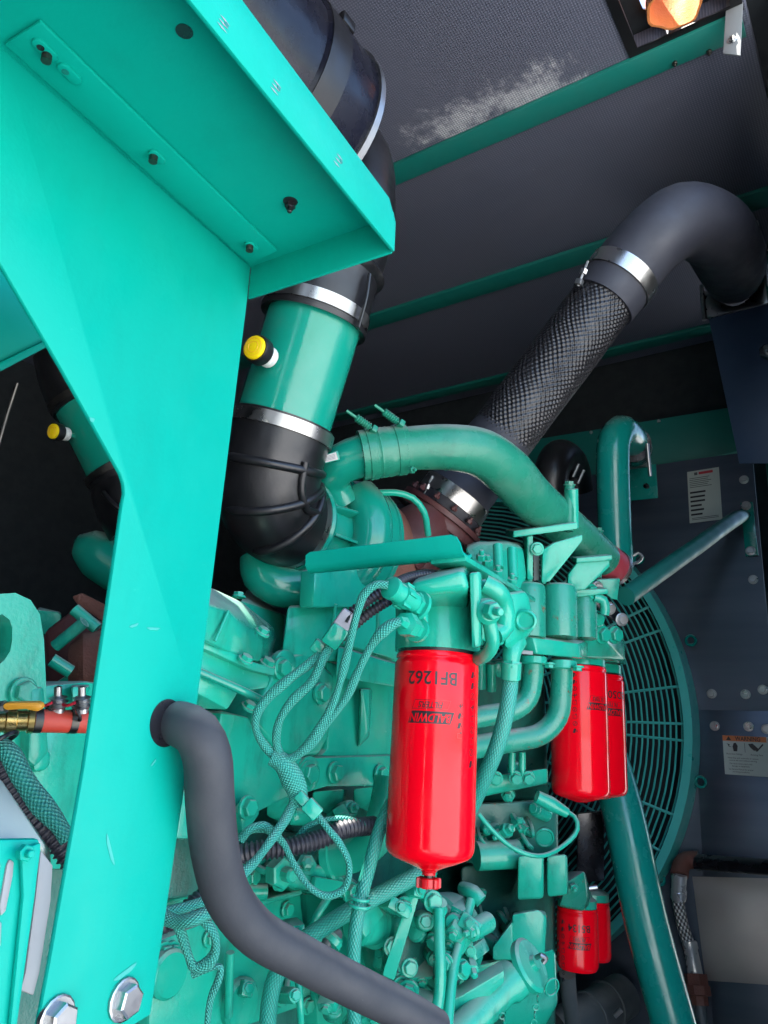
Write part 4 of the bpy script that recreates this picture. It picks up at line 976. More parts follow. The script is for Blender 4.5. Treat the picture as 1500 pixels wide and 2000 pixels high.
lathe('plug', P(545,1702,Y=0.80), -EY*0.9+EX*0.3, [(0,0.026),(0.008,0.026),(0.010,0.022)], EG, en, 28); bolt(P(541,1703,Y=0.79), -EY*0.9-EX*0.2, 0.042, en, EG, 'nut')
slab('mount_strap', [(618,1712),(700,1726),(700,1758),(612,1746)], EG, en, Y=0.772, depth=0.01, bev=0.002)
bolts([(682,1742)], en, Y=0.77, size=0.024)
# --- water outlet pipe curving up behind the filter
wo = thing('water_outlet_pipe', P(690,1690,D=1.2), 'fat dusty green curved pipe at the lower left of the nearest red filter', 'pipe')
tube('pipe', PT((636,1678,1.20),(690,1668,1.19),(730,1640,1.18),(752,1590,1.18),(765,1520,1.2)), 0.027, EG, wo, 28, 0.01)
lathe('collar', P(638,1680,D=1.20), P(690,1668,D=1.19)-P(636,1678,D=1.20), [(0,0.027),(0,0.032),(0.012,0.032),(0.014,0.027)], EG, wo, 28)

# --- fuel filter head above the near filter
A = FT+EZ*0.004
lathe('filter_head', A, EZ, [(0,0.05),(0,0.0600),(0.010,0.0605),(0.060,0.0600),(0.072,0.0575),(0.080,0.050),(0.084,0.030)], EG, en, 64)
hullp('filter_head_top', [P(802,1138,D=1.0),P(905,1112,D=0.99),P(916,1150,D=0.99),P(800,1165,D=1.0),P(815,1120,D=1.10),P(915,1100,D=1.10),P(915,1200,D=1.08),P(800,1200,D=1.08)], EG, en, 0.008, 3)
fv = Vector((-FT.x, -FT.y, 0)).normalized(); fr_ = EZ.cross(fv)
hullp('filter_head_flange', [P(916,1118,D=1.0),P(938,1116,D=1.0),P(940,1262,D=1.0),P(922,1268,D=0.995),P(918,1120,D=1.12),P(942,1116,D=1.13),P(946,1262,D=1.13)], EG, en, 0.004)
hullp('sensor_pad', [P(772,1150,D=1.0),P(835,1160,D=0.985),P(838,1240,D=0.985),P(800,1250,D=0.99),P(772,1215,D=1.0),P(790,1150,D=1.05),P(838,1240,D=1.05),P(775,1230,D=1.05)], EG, en, 0.008, 3)
# bypass valve body to the right of the head
hullp('valve_body', [P(985,1158,D=1.10),P(1030,1152,D=1.13),P(1045,1225,D=1.14),P(1010,1272,D=1.13),P(985,1270,D=1.10),P(985,1158,D=1.22),P(1045,1225,D=1.24),P(1000,1272,D=1.22)], EG, en, 0.009, 3)
tube('cast_passage', PT((946,1140,1.05),(968,1152,1.05),(984,1175,1.07),(986,1225,1.07),(968,1240,1.06)), 0.013, EG, en, 18)
hullp('valve_bridge', [P(938,1130,D=1.06),P(985,1135,D=1.08),P(985,1262,D=1.10),P(940,1255,D=1.06),P(940,1130,D=1.16),P(985,1262,D=1.18)], EG, en, 0.006)
lathe('valve_plug', P(1028,1212,D=1.12), P(1010,1214,D=1.0)-P(1028,1212,D=1.12), [(0,0.016),(0.01,0.016),(0.012,0.013),(0.009,0.010),(0.009,0.0005)], EG, en, 28)
# banjo bolt and short return pipe
lathe('banjo', P(950,1194,D=1.01), -cF+cR*0.2, [(-0.02,0.010),(-0.012,0.0155),(0,0.0175),(0.010,0.0165),(0.014,0.011)], EG, en, 28)
bolt(P(957,1192,D=0.992), -cF+cR*0.6, 0.024, en, EG, 'nut')
tube('return_pipe', PT((955,1212,1.01),(960,1235,1.01),(962,1258,1.015),(950,1278,1.03),(928,1288,1.07)), 0.0095, EG, en, 14)
# elbow fitting under the valve for the braided hose
lathe('hose_nut', P(999,1293,D=1.12), -EZ, [(0,0.010),(0,0.0135),(0.010,0.0135),(0.010,0.010)], EG, en, 6, sharp=20)
tube('hose_elbow', PT((1008,1252,1.14),(1000,1272,1.125),(998,1298,1.12)), [0.016,0.014,0.012], EG, en, 16)

# --- long plate with a turned up lip above the filter head
zl = P(905,1088,D=1.03).z
sh = thing('lipped_shelf_plate', P(900,1090,D=1.05), 'green steel plate with a turned up rounded lip above the nearest red filter', 'plate')
k0, k1 = P(908,1097,D=1.02), P(600,1126,D=1.10)
lipT0, lipT1 = P(893,1043,D=1.02), P(592,1080,D=1.10)
vlip = (k1-k0)
bm = bmesh.new()
prof = []
upv = (lipT0-k0); upn = upv.normalized(); outn = vlip.normalized().cross(upn)
if outn.dot(cF) < 0: outn = -outn
def lipring(base, top, end):
    up = top-base; L = up.length; un = up.normalized(); pr = []
    for s_, o_ in ((1.0,0.0),(0.50,0.0),(0.32,0.0015),(0.16,0.006),(0.05,0.014),(0.0,0.026),(0.0,0.040)): pr.append(base+un*(L*s_)+outn*o_)
    return pr + [p+outn*0.005+un*0.004*(1 if i > 2 else 0) for i, p in reversed(list(enumerate(pr)))]
ra, rb2 = lipring(k0, lipT0, 0), lipring(k1, lipT1, 1)
rA = [(p-upn*0.013 if i in (0, len(ra)-1) else p) for i, (p, q_) in enumerate(zip(ra, rb2))]
rA1 = [(p.lerp(q_, 0.012)-upn*0.004 if i in (0, len(ra)-1) else p.lerp(q_, 0.012)) for i, (p, q_) in enumerate(zip(ra, rb2))]
rB1 = [(q_.lerp(p, 0.012)-upn*0.004 if i in (0, len(ra)-1) else q_.lerp(p, 0.012)) for i, (p, q_) in enumerate(zip(ra, rb2))]
ra2 = [p.lerp(q_, 0.045) for p, q_ in zip(ra, rb2)]; rb0 = [p.lerp(q_, 0.955) for p, q_ in zip(ra, rb2)]
rB = [(q_-upn*0.013 if i in (0, len(ra)-1) else q_) for i, (p, q_) in enumerate(zip(ra, rb2))]
vs = rA+rA1+ra2+rb0+rB1+rB; n_ = len(ra); fs = [tuple(range(n_)), tuple(range(5*n_, 6*n_))]
for s_ in range(5):
    for i in range(n_): j_ = (i+1) % n_; fs.append((s_*n_+i, s_*n_+j_, (s_+1)*n_+j_, (s_+1)*n_+i))
obj('lip', vs, fs, 'sheet_green', sh, None, 40)
k2 = P(1046, 1176, D=1.36)
e1 = (k2-k0)
inn = vlip.normalized()
prism('plate', [k0+outn*0.006, k2, k2+inn*0.05, k0+inn*0.05+outn*0.006], EZ*0.008, EG, sh, 0.0015)

# --- thermostat housings and oil filter head on the right
def vcyl(name, px, pt, pb_, D, r_, mat='engine_green_rusty', parent=en):
    c = P(px, (pt+pb_)/2, D=D); a, b_ = P(px, pt, D=D).z, P(px, pb_, D=D).z
    return lathe(name, (c.x, c.y, b_), EZ, [(0,r_*0.6),(0,r_*0.97),(0.004,r_),(a-b_-0.012,r_),(a-b_-0.004,r_*0.95),(a-b_,r_*0.82),(a-b_,r_*0.3)], mat, parent, 40)
vcyl('thermostat_housing', 1034, 1138, 1248, 1.44, 0.030); vcyl('thermostat_housing', 1092, 1140, 1248, 1.48, 0.034); vcyl('thermostat_housing', 1140, 1152, 1250, 1.58, 0.026)
hullp('thermostat_web', [P(1010,1150,D=1.47),P(1150,1162,D=1.6),P(1150,1250,D=1.6),P(1010,1240,D=1.47),P(1015,1150,D=1.6),P(1160,1162,D=1.72),P(1160,1250,D=1.72)], EG, en, 0.004)
hullp('thermostat_base', [P(1020,1240,D=1.42),P(1040,1244,D=1.40),P(1130,1256,D=1.46),P(1134,1286,D=1.46),P(1048,1278,D=1.40),P(1018,1270,D=1.42),P(1030,1236,D=1.6),P(1150,1250,D=1.62),P(1150,1288,D=1.62),P(1030,1276,D=1.6)], EG, en, 0.005)
hullp('oil_filter_head', [P(1118,1230,D=1.58),P(1152,1220,D=1.58),P(1215,1250,D=1.72),P(1220,1290,D=1.72),P(1130,1284,D=1.58),P(1130,1230,D=1.75),P(1220,1250,D=1.88),P(1222,1300,D=1.88)], EG, en, 0.005)
for tp, r_ in ((t2, 0.058), (t3, 0.055)):
    lathe('filter_seat', tp+EZ*0.002, EZ, [(0,r_*0.8),(0,r_),(0.022,r_),(0.03,r_*0.7)], EG, en, 48)
slab('head_tag', [(1019,1270),(1041,1272),(1041,1279),(1019,1277)], 'tag_grey', en, D=1.392, depth=0.002, bev=0)
# bolts, unions and bracket at the end of the head
for x, y, D in ((1163,1210,1.60),(1176,1240,1.62),(1200,1240,1.66),(1152,1158,1.58),(1150,1206,1.58)):
    bolt(P(x,y,D=D), -EY*0.6-cF*0.6, 0.030, en, EG, 'hex')
slab('end_bracket', [(1110,1152),(1188,1150),(1188,1160),(1130,1166),(1112,1162)], EG, en, D=1.56, depth=0.05, bev=0.002)
tube('bracket_hook', PT((1160,1166,1.57),(1178,1172,1.57),(1182,1190,1.57),(1180,1200,1.57)), 0.010, EG, en, 12)
slab('brace_lug', [(1165,1132),(1212,1130),(1206,1172),(1195,1170),(1170,1150)], EG, en, D=1.66, depth=0.02, bev=0.002)
slab('link_bar', [(1150,1166),(1190,1172),(1225,1212),(1218,1225),(1180,1200)], 'black_pipe', en, D=1.68, depth=0.02, bev=0.003)
for x, y in ((1190,1188),(1214,1210),(1166,1148)): bolt(P(x,y,D=1.66), -cF-EY*0.3, 0.022, en, 'bolt_zinc', 'hex')
# front rocker cover behind the plate with its screws
hullp('rocker_cover', [P(905,1070,D=1.40),P(935,1058,D=1.42),P(988,1056,D=1.45),P(1022,1070,D=1.46),P(1028,1130,D=1.44),P(1000,1180,D=1.40),P(930,1110,D=1.36),P(910,1060,D=1.6),P(1022,1060,D=1.62),P(1030,1150,D=1.6)], EG, en, 0.010, 3)
for x, y0_, y1_ in ((972,1066,1110),(1000,1072,1130)): tube('cover_screw_boss', PT((x,y0_,1.36),(x+2,y1_,1.33)), 0.009, EG, en, 14, lin=True)
for x, y in ((940,1092),(952,1102),(972,1122),(1000,1138)): bolt(P(x,y,D=1.30), cU-cF*0.4, 0.018, en, EG, 'nut')
slab('metal_tag', [(1042,1080),(1053,1078),(1054,1132),(1043,1134)], 'tag_grey', en, D=1.50, depth=0.002, bev=0)
tube('threaded_stud', PT((1060,1082,1.49),(1062,1140,1.49)), 0.005, EG, en, 10, lin=True, rfun=None)
hullp('bracket_post', [P(1030,1040,D=1.5),P(1040,1040,D=1.5),P(1040,1140,D=1.5),P(1028,1140,D=1.5),P(1030,1040,D=1.55),P(1040,1140,D=1.55)], EG, en, 0.002)

# --- two elbow pipes under the thermostat housings
e1_ = thing('elbow_pipe', P(1040,1380,D=1.42), 'green elbow pipe nearer the left, its upper leg behind the braided hose', 'pipe')
tube('pipe', PT((1042,1280,1.44),(1040,1325,1.44),(1030,1365,1.43),(1000,1388,1.42),(950,1398,1.40),(895,1408,1.38)), 0.0195, 'engine_green_rusty', e1_, 28, 0.01)
lathe('collar', P(1042,1284,D=1.44), -EZ, [(0,0.019),(0,0.025),(0.012,0.025),(0.014,0.020)], EG, e1_, 28)
e2_ = thing('elbow_pipe', P(1090,1440,D=1.42), 'green elbow pipe touching the red filter behind it', 'pipe')
tube('pipe', PT((1098,1288,1.46),(1096,1350,1.46),(1088,1400,1.45),(1055,1434,1.44),(1000,1446,1.42),(920,1462,1.38),(880,1480,1.36)), 0.0205, 'engine_green_rusty', e2_, 28, 0.01)
lathe('collar', P(1099,1292,D=1.46), -EZ, [(0,0.02),(0,0.0265),(0.014,0.0265),(0.016,0.021)], EG, e2_, 28)
for x, y in ((1072,1296),(1128,1302)): bolt(P(x,y,D=1.43), -EZ, 0.018, en, EG, 'hex')

# --- lower right: pump, towers, coolant filter heads
hullp('coolant_head_tower', [P(1012,1672,D=1.46),P(1062,1668,D=1.46),P(1062,1755,D=1.46),P(1010,1758,D=1.46),P(1015,1668,D=1.65),P(1062,1668,D=1.65),P(1010,1758,D=1.65)], EG, en, 0.005)
hullp('coolant_head_tower', [P(1068,1672,D=1.52),P(1108,1668,D=1.52),P(1108,1748,D=1.52),P(1068,1752,D=1.52),P(1070,1668,D=1.7),P(1112,1748,D=1.7)], EG, en, 0.005)
hullp('coolant_filter_head', [P(1108,1722,D=1.64),P(1142,1700,D=1.66),P(1148,1752,D=1.66),P(1140,1780,D=1.66),P(1092,1770,D=1.64),P(1110,1700,D=1.8),P(1160,1760,D=1.82),P(1096,1772,D=1.8)], 'engine_green_rusty', en, 0.005)
bolt(P(1120,1732,D=1.63), -cF, 0.018, en, EG, 'nut'); tube('sensor', PT((1150,1735,1.7),(1166,1733,1.7)), 0.006, 'bolt_zinc', en, 10, lin=True)
for tp, r_ in ((t4, 0.044), (t5, 0.041)): lathe('filter_seat', tp+EZ*0.001, EZ, [(0,r_*0.8),(0,r_),(0.016,r_*1.0),(0.024,r_*0.7)], EG, en, 40)
hullp('pump_tower', [P(1000,1786,D=1.42),P(1052,1776,D=1.42),P(1068,1790,D=1.42),P(1064,1880,D=1.42),P(998,1880,D=1.42),P(1000,1780,D=1.6),P(1068,1780,D=1.6),P(1000,1880,D=1.6)], EG, en, 0.005)
hullp('pump_foot', [P(962,1850,D=1.40),P(1000,1800,D=1.40),P(1004,1875,D=1.40),P(962,1876,D=1.40),P(962,1850,D=1.55),P(1004,1790,D=1.55),P(1004,1876,D=1.55)], EG, en, 0.004)
tube('tube', PT((930,1672,1.5),(1012,1668,1.52)), 0.027, EG, en, 24, lin=True)
hullp('casting', [P(905,1570,D=1.55),P(1090,1560,D=1.6),P(1090,1680,D=1.6),P(905,1690,D=1.55),P(905,1570,D=1.8),P(1090,1680,D=1.85)], 'block_shade_green', en, 0.01)
lathe('core_plug', P(1063,1635,D=1.59), -cF, [(0,0.020),(0.004,0.020),(0.006,0.017),(0.003,0.015),(0.003,0.0005)], EG, en, 28)
hullp('oil_pan_rail', [P(925,1520,D=1.5),P(1070,1500,D=1.55),P(1070,1530,D=1.55),P(925,1560,D=1.5),P(925,1520,D=1.7),P(1070,1530,D=1.75)], EG, en, 0.005)
for x in (968,1008,1032): bolt(P(x,1520,D=1.49), -cF, 0.022, en, EG, 'hex')
tube('sensor_plug', PT((1048,1556,1.45),(1075,1570,1.45),(1108,1588,1.45)), [0.012,0.014,0.009], EG, en, 14)
# fuel pump: stacked cylinders and castings
pd = P(700,1830,D=1.25)-P(900,1800,D=1.45)
lathe('fuel_pump_barrel', P(880,1830,D=1.42), pd, [(0,0.06),(0,0.075),(0.05,0.076),(0.055,0.070),(0.12,0.070),(0.125,0.076),(0.16,0.076)], EG, en, 40)
lathe('fuel_pump_cap', P(738,1800,D=1.22), pd, [(-0.03,0.034),(0.0,0.034),(0.004,0.038),(0.012,0.038),(0.014,0.032),(0.05,0.031),(0.054,0.026)], EG, en, 36)
rs = random.Random(11)
hullp('fuel_pump_body', [P(760,1760,D=1.22),P(850,1740,D=1.28),P(900,1790,D=1.35),P(890,1900,D=1.32),P(800,1920,D=1.22),P(760,1880,D=1.2),P(780,1750,D=1.4),P(900,1900,D=1.5)], 'block_shade_green', en, 0.01)
hullp('pump_mount_plate', [P(800,1745,D=1.17),P(822,1740,D=1.17),P(770,1915,D=1.15),P(745,1905,D=1.15),P(800,1745,D=1.19),P(822,1740,D=1.19),P(770,1915,D=1.17)], EG, en, 0.002)
for x, y in ((768,1850),(790,1770),(782,1925),(800,1890),(845,1760),(870,1880),(800,1932)):
    bolt(P(x,y,D=1.155+rs.random()*0.03), -cF+cR*(rs.random()-.5)+cU*rs.random()*.5, 0.020+rs.random()*0.006, en, EG, 'hex')
for i in range(9):
    x, y = 800+rs.random()*110, 1770+rs.random()*120; D = 1.20+rs.random()*0.06
    d = (-cF+cR*(rs.random()-.5)*1.5+cU*(rs.random()-.3)).normalized(); r_ = 0.008+rs.random()*0.008
    lathe('pump_boss', P(x,y,D=D), d, [(-0.03,r_),(0.0,r_),(0.003,r_*0.8),(0.008,r_*0.8),(0.009,r_*0.5)], EG, en, 16)
tube('pump_elbow', PT((905,1735,1.28),(925,1745,1.25),(940,1760,1.24)), [0.011,0.013,0.011], EG, en, 16)
lathe('pump_fitting', P(855,1778,D=1.20), cU+cR*0.3-cF*0.5, [(-0.02,0.010),(0,0.014),(0.006,0.014),(0.010,0.010),(0.02,0.009)], EG, en, 20)
slab('mount_arm', [(800,1945),(860,1962),(900,1945),(985,1895),(985,1920),(900,2000),(880,2012),(800,2012)], EG, en, D=1.18, depth=0.03, bev=0.003)
lathe('crank_pulley', P(910,1925,D=1.35), -cF, [(0,0.028),(0.004,0.030),(0.010,0.024),(0.012,0.014),(0.018,0.012),(0.018,0.001)], EG, en, 32)
hullp('casting', [P(905,1890,D=1.45),P(990,1870,D=1.45),P(990,1920,D=1.45),P(905,1925,D=1.45),P(905,1880,D=1.6),P(990,1925,D=1.6)], EG, en, 0.01)
hullp('timing_cover', [P(1000,1880,D=1.45),P(1085,1850,D=1.5),P(1090,1960,D=1.5),P(1060,2015,D=1.5),P(980,2015,D=1.45),P(1000,1880,D=1.7),P(1090,1960,D=1.75)], EG, en, 0.008)
slab('louvre_grid_plate', [(1128,1590),(1180,1585),(1180,1720),(1128,1725)], 'black_pipe', en, D=1.95, depth=0.01, bev=0.001)

# gear case and front cover filling the front of the engine behind the towers
hullp('gear_case', [P(900,1690,D=1.62),P(1078,1680,D=1.72),P(1085,2010,D=1.72),P(900,2015,D=1.62),P(900,1690,D=1.9),P(1085,1690,D=1.95),P(1085,2010,D=1.95)], 'block_shade_green', en, 0.012)
hullp('gear_case', [P(925,1290,D=1.66),P(1060,1280,D=1.78),P(1072,1560,D=1.78),P(905,1570,D=1.62),P(925,1290,D=1.95),P(1072,1560,D=2.0)], 'block_shade_green', en, 0.012)
for x, y in ((945,1300),(975,1306),(1004,1500),(962,1480)): lathe('case_boss', P(x,y,D=1.64), -cF, [(0,0.016),(0.012,0.016),(0.014,0.012),(0.014,0.001)], EG, en, 20)
tube('head_rib', PT((938,1290,1.6),(938,1345,1.6)), 0.012, EG, en, 14, lin=True); tube('head_rib', PT((960,1296,1.6),(960,1350,1.6)), 0.010, EG, en, 14, lin=True)
for x in (1000, 1020): lathe('spike', P(x,1470,D=1.5), -EZ, [(0,0.007),(0.03,0.007),(0.045,0.001)], EG, en, 12)

# small fittings, fuel tubes and lugs crowding the block
rs = random.Random(23)
def fittings(n, x0, y0_, x1, y1_, D0, D1_, s=1.0):
    for i in range(n):
        x, y = x0+rs.random()*(x1-x0), y0_+rs.random()*(y1_-y0_); D = D0+rs.random()*(D1_-D0); c = P(x, y, D=D)
        d = (-cF+cR*(rs.random()-.5)*1.8+cU*(rs.random()-.35)*1.6).normalized(); k = rs.randrange(5); r_ = (0.006+rs.random()*0.008)*s
        if k == 0:
            lathe('hex_fitting', c, d, [(-0.04,r_*0.8),(-0.012,r_*0.8),(-0.011,r_*1.25),(0.002,r_*1.25),(0.003,r_*0.8),(0.014,r_*0.75),(0.016,r_*0.4)], EG, en, 6, sharp=20)
        elif k == 1:
            lathe('round_boss', c, d, [(-0.05,r_*1.3),(0.0,r_*1.25),(0.003,r_*1.0),(0.004,r_*0.5)], EG, en, 20); bolt(c+d*0.003, d, r_*1.6, en, EG, 'nut')
        elif k == 2:
            e = c+cU*(rs.random()-.5)*0.07+cR*(rs.random()-.5)*0.08; tube('fuel_tube', [c+cF*0.05, c, c.lerp(e, .5)-cF*0.012, e, e+cF*0.05-cU*0.02], 0.0035*s+rs.random()*0.002, EG, en, 8, 0.01)
        elif k == 3:
            u, v, w_ = frame_of(d); a = rs.random()*3; u2 = u*math.cos(a)+v*math.sin(a); v2 = w_.cross(u2)
            box('lug', c, (0.018+rs.random()*0.03)*s, (0.012+rs.random()*0.016)*s, 0.05, EG, en, 0.003, (u2, v2, w_)); bolt(c+w_*0.025, w_, 0.014*s, en, EG, 'hex')
        else:
            bolt(c, d, 0.016*s+rs.random()*0.008, en, EG, 'hex'); lathe('bolt_pad', c, d, [(-0.05,0.015*s),(-0.003,0.014*s),(0,0.012*s),(0,0.001)], EG, en, 20)
fittings(34, 752, 1735, 925, 1955, 1.17, 1.27)
fittings(16, 930, 1545, 1075, 1665, 1.50, 1.56)
fittings(14, 600, 1770, 745, 1995, 1.16, 1.22)
fittings(10, 330, 1660, 600, 1730, 1.14, 1.2)
fittings(10, 320, 1780, 600, 1990, 1.10, 1.15)
fittings(10, 930, 1700, 1010, 1880, 1.52, 1.6)
fittings(8, 560, 1575, 760, 1640, 1.20, 1.26)
tube('oil_gallery', PT((300,1775,1.12),(400,1745,1.13),(520,1742,1.16)), 0.012, EG, en, 16)
for x, y in ((335,1858),(410,1832),(480,1806),(560,1776),(604,1830),(612,1900),(600,1965)): bolt(P(x,y,Y=0.866), -EY, 0.019, en, EG, 'hex')
tube('cover_edge', PT((300,1842,1.11),(400,1802,1.13),(480,1772,1.15),(588,1742,1.18)), 0.004, EG, en, 8)
tube('edge_bead', PT((738,1182,1.235),(736,1240,1.235),(728,1262,1.235)), 0.003, EG, en, 8)
tube('edge_bead', PT((656,1180,1.21),(648,1240,1.21),(640,1262,1.21)), 0.003, EG, en, 8)
# ================================================================== OIL FILLER
of = thing('oil_filler_tube', P(900,2005,D=1.15), 'green sloping oil filler tube with a capped top and a chain at the bottom', 'filler tube')
o0, o1 = P(905,2010,D=1.16), P(1020,1895,D=1.24); od = (o1-o0).normalized()
lathe('tube', o0-od*0.05, od, [(0,0.024),(0.14,0.024),(0.15,0.029),((o1-o0).length+0.03,0.031)], EG, of, 32)
ct = o1-od*-0.0
lathe('cap', P(1030,1888,D=1.24), cR*0.75+cU*0.62-cF*0.35, [(-0.004,0.030),(-0.002,0.040),(0.008,0.041),(0.012,0.036),(0.013,0.012),(0.02,0.010),(0.02,0.001)], EG, of, 36)
tube('latch', PT((1048,1870,1.2),(1058,1866,1.19),(1066,1872,1.19),(1060,1880,1.19)), 0.004, 'bracket_zinc', of, 8)
torus('wire_loop', P(1078,1928,D=1.22), 0.013, 0.0016, EG, of, 24, 6, -cF+cR*0.5)
def chain(px, parent, D):
    for i in range(len(px)-1):
        a, b_ = P(*px[i], D=D), P(*px[i+1], D=D); n = max(1, int((b_-a).length/0.010))
        for k in range(n):
            torus('chain_link', a.lerp(b_, (k+.5)/n), 0.0045, 0.0012, EG, parent, 12, 5, cR if k % 2 else -cF)
chain([(1058,1925),(1048,1960),(1042,2005)], of, 1.22); chain([(980,1978),(985,2005)], of, 1.16)

# ================================================================== HOSES AND PIPES
ghp = PT((330,1412,.575),(352,1414,.555),(385,1432,.545),(404,1475,.545),(410,1560,.55),(420,1660,.56),(445,1750,.575),(500,1820,.59),(590,1872,.615),(700,1930,.645),(790,1975,.67),(850,2010,.69))
gh = tag(tube('insulated_hose', ghp, [0.0150,0.0160,0.0168,0.0172,0.0175,0.0175,0.0172,0.0170,0.0168,0.0165,0.0165,0.0165], 'hose_grey', None, 40, 0.008), 'thick dark grey insulated hose leaving the post and sweeping down to the right', 'hose')
lathe('hose_hole_edge', PP(326,1412,BO-bb*0.0004,bb), bb, [(0,0.0001),(0,0.0166),(0.0003,0.0166)], 'black_pipe', fb, 36, closed=False)

def braided(name, pts, r_, label, cat='hose', group='green braided hoses', ends=()):
    t = thing(name, P(*pts[-1]), label, cat, group)
    tube('sleeve', PT(*pts), r_, 'braid_hose_green', t, 20, 0.006, uv=True)
    for k in ends:
        a = P(*pts[k]); b_ = P(*pts[k+1 if k == 0 else k-1]); d = (b_-a).normalized()
        lathe('ferrule', a-d*0.002, d, [(0,r_*0.9),(0,r_*1.25),(0.024,r_*1.25),(0.026,r_*1.0)], EG, t, 20)
    return t
braided('braided_hose', [(999,1296,1.12),(997,1330,1.12),(990,1385,1.11),(970,1460,1.11),(945,1520,1.12),(918,1580,1.14),(880,1640,1.16)], 0.0118, 'green braided hose hanging from the valve and passing right of the nearest red filter', ends=(0,))
hz1 = braided('braided_hose', [(770,1560,1.06),(745,1610,1.05),(722,1690,1.03),(704,1760,1.01),(693,1830,1.0),(690,1920,1.0),(693,2015,1.0)], 0.0092, 'green braided hose dropping straight down left of the nearest red filter')
braided('braided_hose', [(830,1700,1.12),(790,1722,1.10),(740,1748,1.08),(690,1775,1.06),(630,1812,1.06),(575,1852,1.06),(540,1905,1.06),(526,1960,1.06),(522,2015,1.06)], 0.0118, 'green braided hose curving from below the filter down behind the grey hose')
ct_ = P(702,1768,D=1.0); torus('cable_tie', ct_, 0.0135, 0.0022, EG, hz1, 24, 6, P(704,1760,D=1.01)-P(693,1830,D=1.0)); torus('cable_tie', ct_+cU*0.009+cR*.001, 0.0118, 0.002, EG, hz1, 24, 6, P(704,1760,D=1.01)-P(693,1830,D=1.0))
tag(tube('fuel_line', PT((858,1775,1.17),(858,1830,1.15),(860,1890,1.13),(858,1945,1.12),(845,2010,1.10)), 0.0085, EG, None, 14), 'green line dropping from the pump fitting, left of two', 'fuel line', 'green fuel lines')
tag(tube('fuel_line', PT((920,1758,1.24),(905,1820,1.20),(888,1880,1.16),(880,1940,1.13),(874,2010,1.10)), 0.0078, EG, None, 14), 'thin green line slanting down from the pump elbow, right of two', 'fuel line', 'green fuel lines')
tag(tube('small_drain_tube', PT((582,1900,1.12),(586,1960,1.10),(588,2010,1.10)), 0.0052, EG, None, 10), 'thin upright green tube under the grey hose at the bottom', 'tube')
tag(tube('small_fuel_tube', PT((600,1835,1.12),(618,1790,1.12),(640,1755,1.14)), 0.006, EG, None, 10), 'short thin green tube bending up behind the curved braided hose', 'tube')
e_ = tag(tube('fitting_elbow', PT((628,1870,1.08),(640,1838,1.08),(660,1825,1.10)), 0.008, 'grey_pipe', None, 12), 'small grey elbow line under the braided hoses', 'fitting')
lathe('union', P(655,1828,D=1.09), P(628,1870,D=1.08)-P(660,1825,D=1.10), [(0,0.013),(0.004,0.016),(0.012,0.016),(0.014,0.010)], EG, e_, 20)

# diagonal green pipe lower right
tag(tube('diagonal_coolant_pipe', PT((1188,1480,1.95),(1215,1580,1.88),(1262,1800,1.78),(1322,2025,1.70)), 0.050, 'pipe_green', None, 40, 0.02), 'fat straight green pipe sloping down at the lower right', 'pipe')
# iron pipe and braided steel hose
bp = thing('steel_braided_hose', P(1360,1990,D=2.0), 'braided steel hose with crimped ends hanging below a rusty elbow', 'hose')
hp = [(1327,1708,2.12),(1324,1755,2.12),(1334,1810,2.10),(1350,1860,2.08),(1357,1900,2.06)]
tube('braid', PT(*hp), 0.0165, 'braid_steel', bp, 24, 0.006, uv=True)
lathe('crimp', P(1327,1706,D=2.12), P(1325,1760,D=2.12)-P(1327,1706,D=2.12), [(0,0.016),(0,0.0205),(0.045,0.0195),(0.047,0.021),(0.070,0.0205),(0.074,0.017)], 'crimp_zinc', bp, 28)
lathe('crimp', P(1345,1836,D=2.09), P(1358,1902,D=2.06)-P(1345,1836,D=2.09), [(0,0.017),(0.002,0.0205),(0.02,0.021),(0.024,0.0185),(0.075,0.0195),(0.082,0.0195)], 'crimp_zinc', bp, 28)
ir = thing('iron_drain_pipe', P(1345,1680,D=2.15), 'black iron pipe with a rusty elbow running to the right edge', 'pipe')
tube('pipe', PT((1352,1682,2.15),(1420,1688,2.05),(1530,1696,1.92)), 0.020, 'black_pipe', ir, 24, lin=True)
tube('elbow', PT((1364,1680,2.14),(1342,1680,2.15),(1330,1690,2.14),(1327,1710,2.12)), 0.0235, 'rust_brown', ir, 24)
lathe('collar', P(1358,1681,D=2.145), P(1364,1680,D=2.14)-P(1342,1680,D=2.15), [(0,0.021),(0,0.026),(0.012,0.026),(0.012,0.021)], 'grey_pipe', ir, 24)
uj = thing('rusty_union', P(1362,1990,D=2.03), 'rusty hexagonal union and pipe under the braided steel hose', 'fitting')
ud = P(1372,2000,D=2.0)-P(1358,1900,D=2.06)
lathe('nut', P(1358,1902,D=2.06), ud, [(0,0.022),(0,0.030),(0.03,0.030),(0.03,0.026)], 'rust_brown', uj, 6, sharp=20)
lathe('nut', P(1361,1925,D=2.045), ud, [(0,0.034),(0.022,0.034),(0.024,0.024),(0.045,0.024)], 'rust_brown', uj, 8, sharp=20)
lathe('pipe', P(1365,1950,D=2.03), ud, [(0,0.014),(0.2,0.014)], 'grey_pipe', uj, 20)
wb = thing('keyhole_bracket', P(1410,2000,D=2.1), 'small green plate with a keyhole slot at the bottom right', 'bracket')
slab('plate', [(1385,1930),(1436,1940),(1434,2012),(1385,2012)], 'pipe_green', wb, D=2.05, depth=0.004, bev=0.001)
lathe('keyhole', P(1408,1946,D=2.049), -cF, [(0,0.010),(0.001,0.0095),(0.001,0.0005)], 'black_pipe', wb, 16)
slab('keyhole_slot', [(1405,1950),(1411,1950),(1411,1962),(1405,1962)], 'black_pipe', wb, D=2.049, depth=0.002, bev=0)
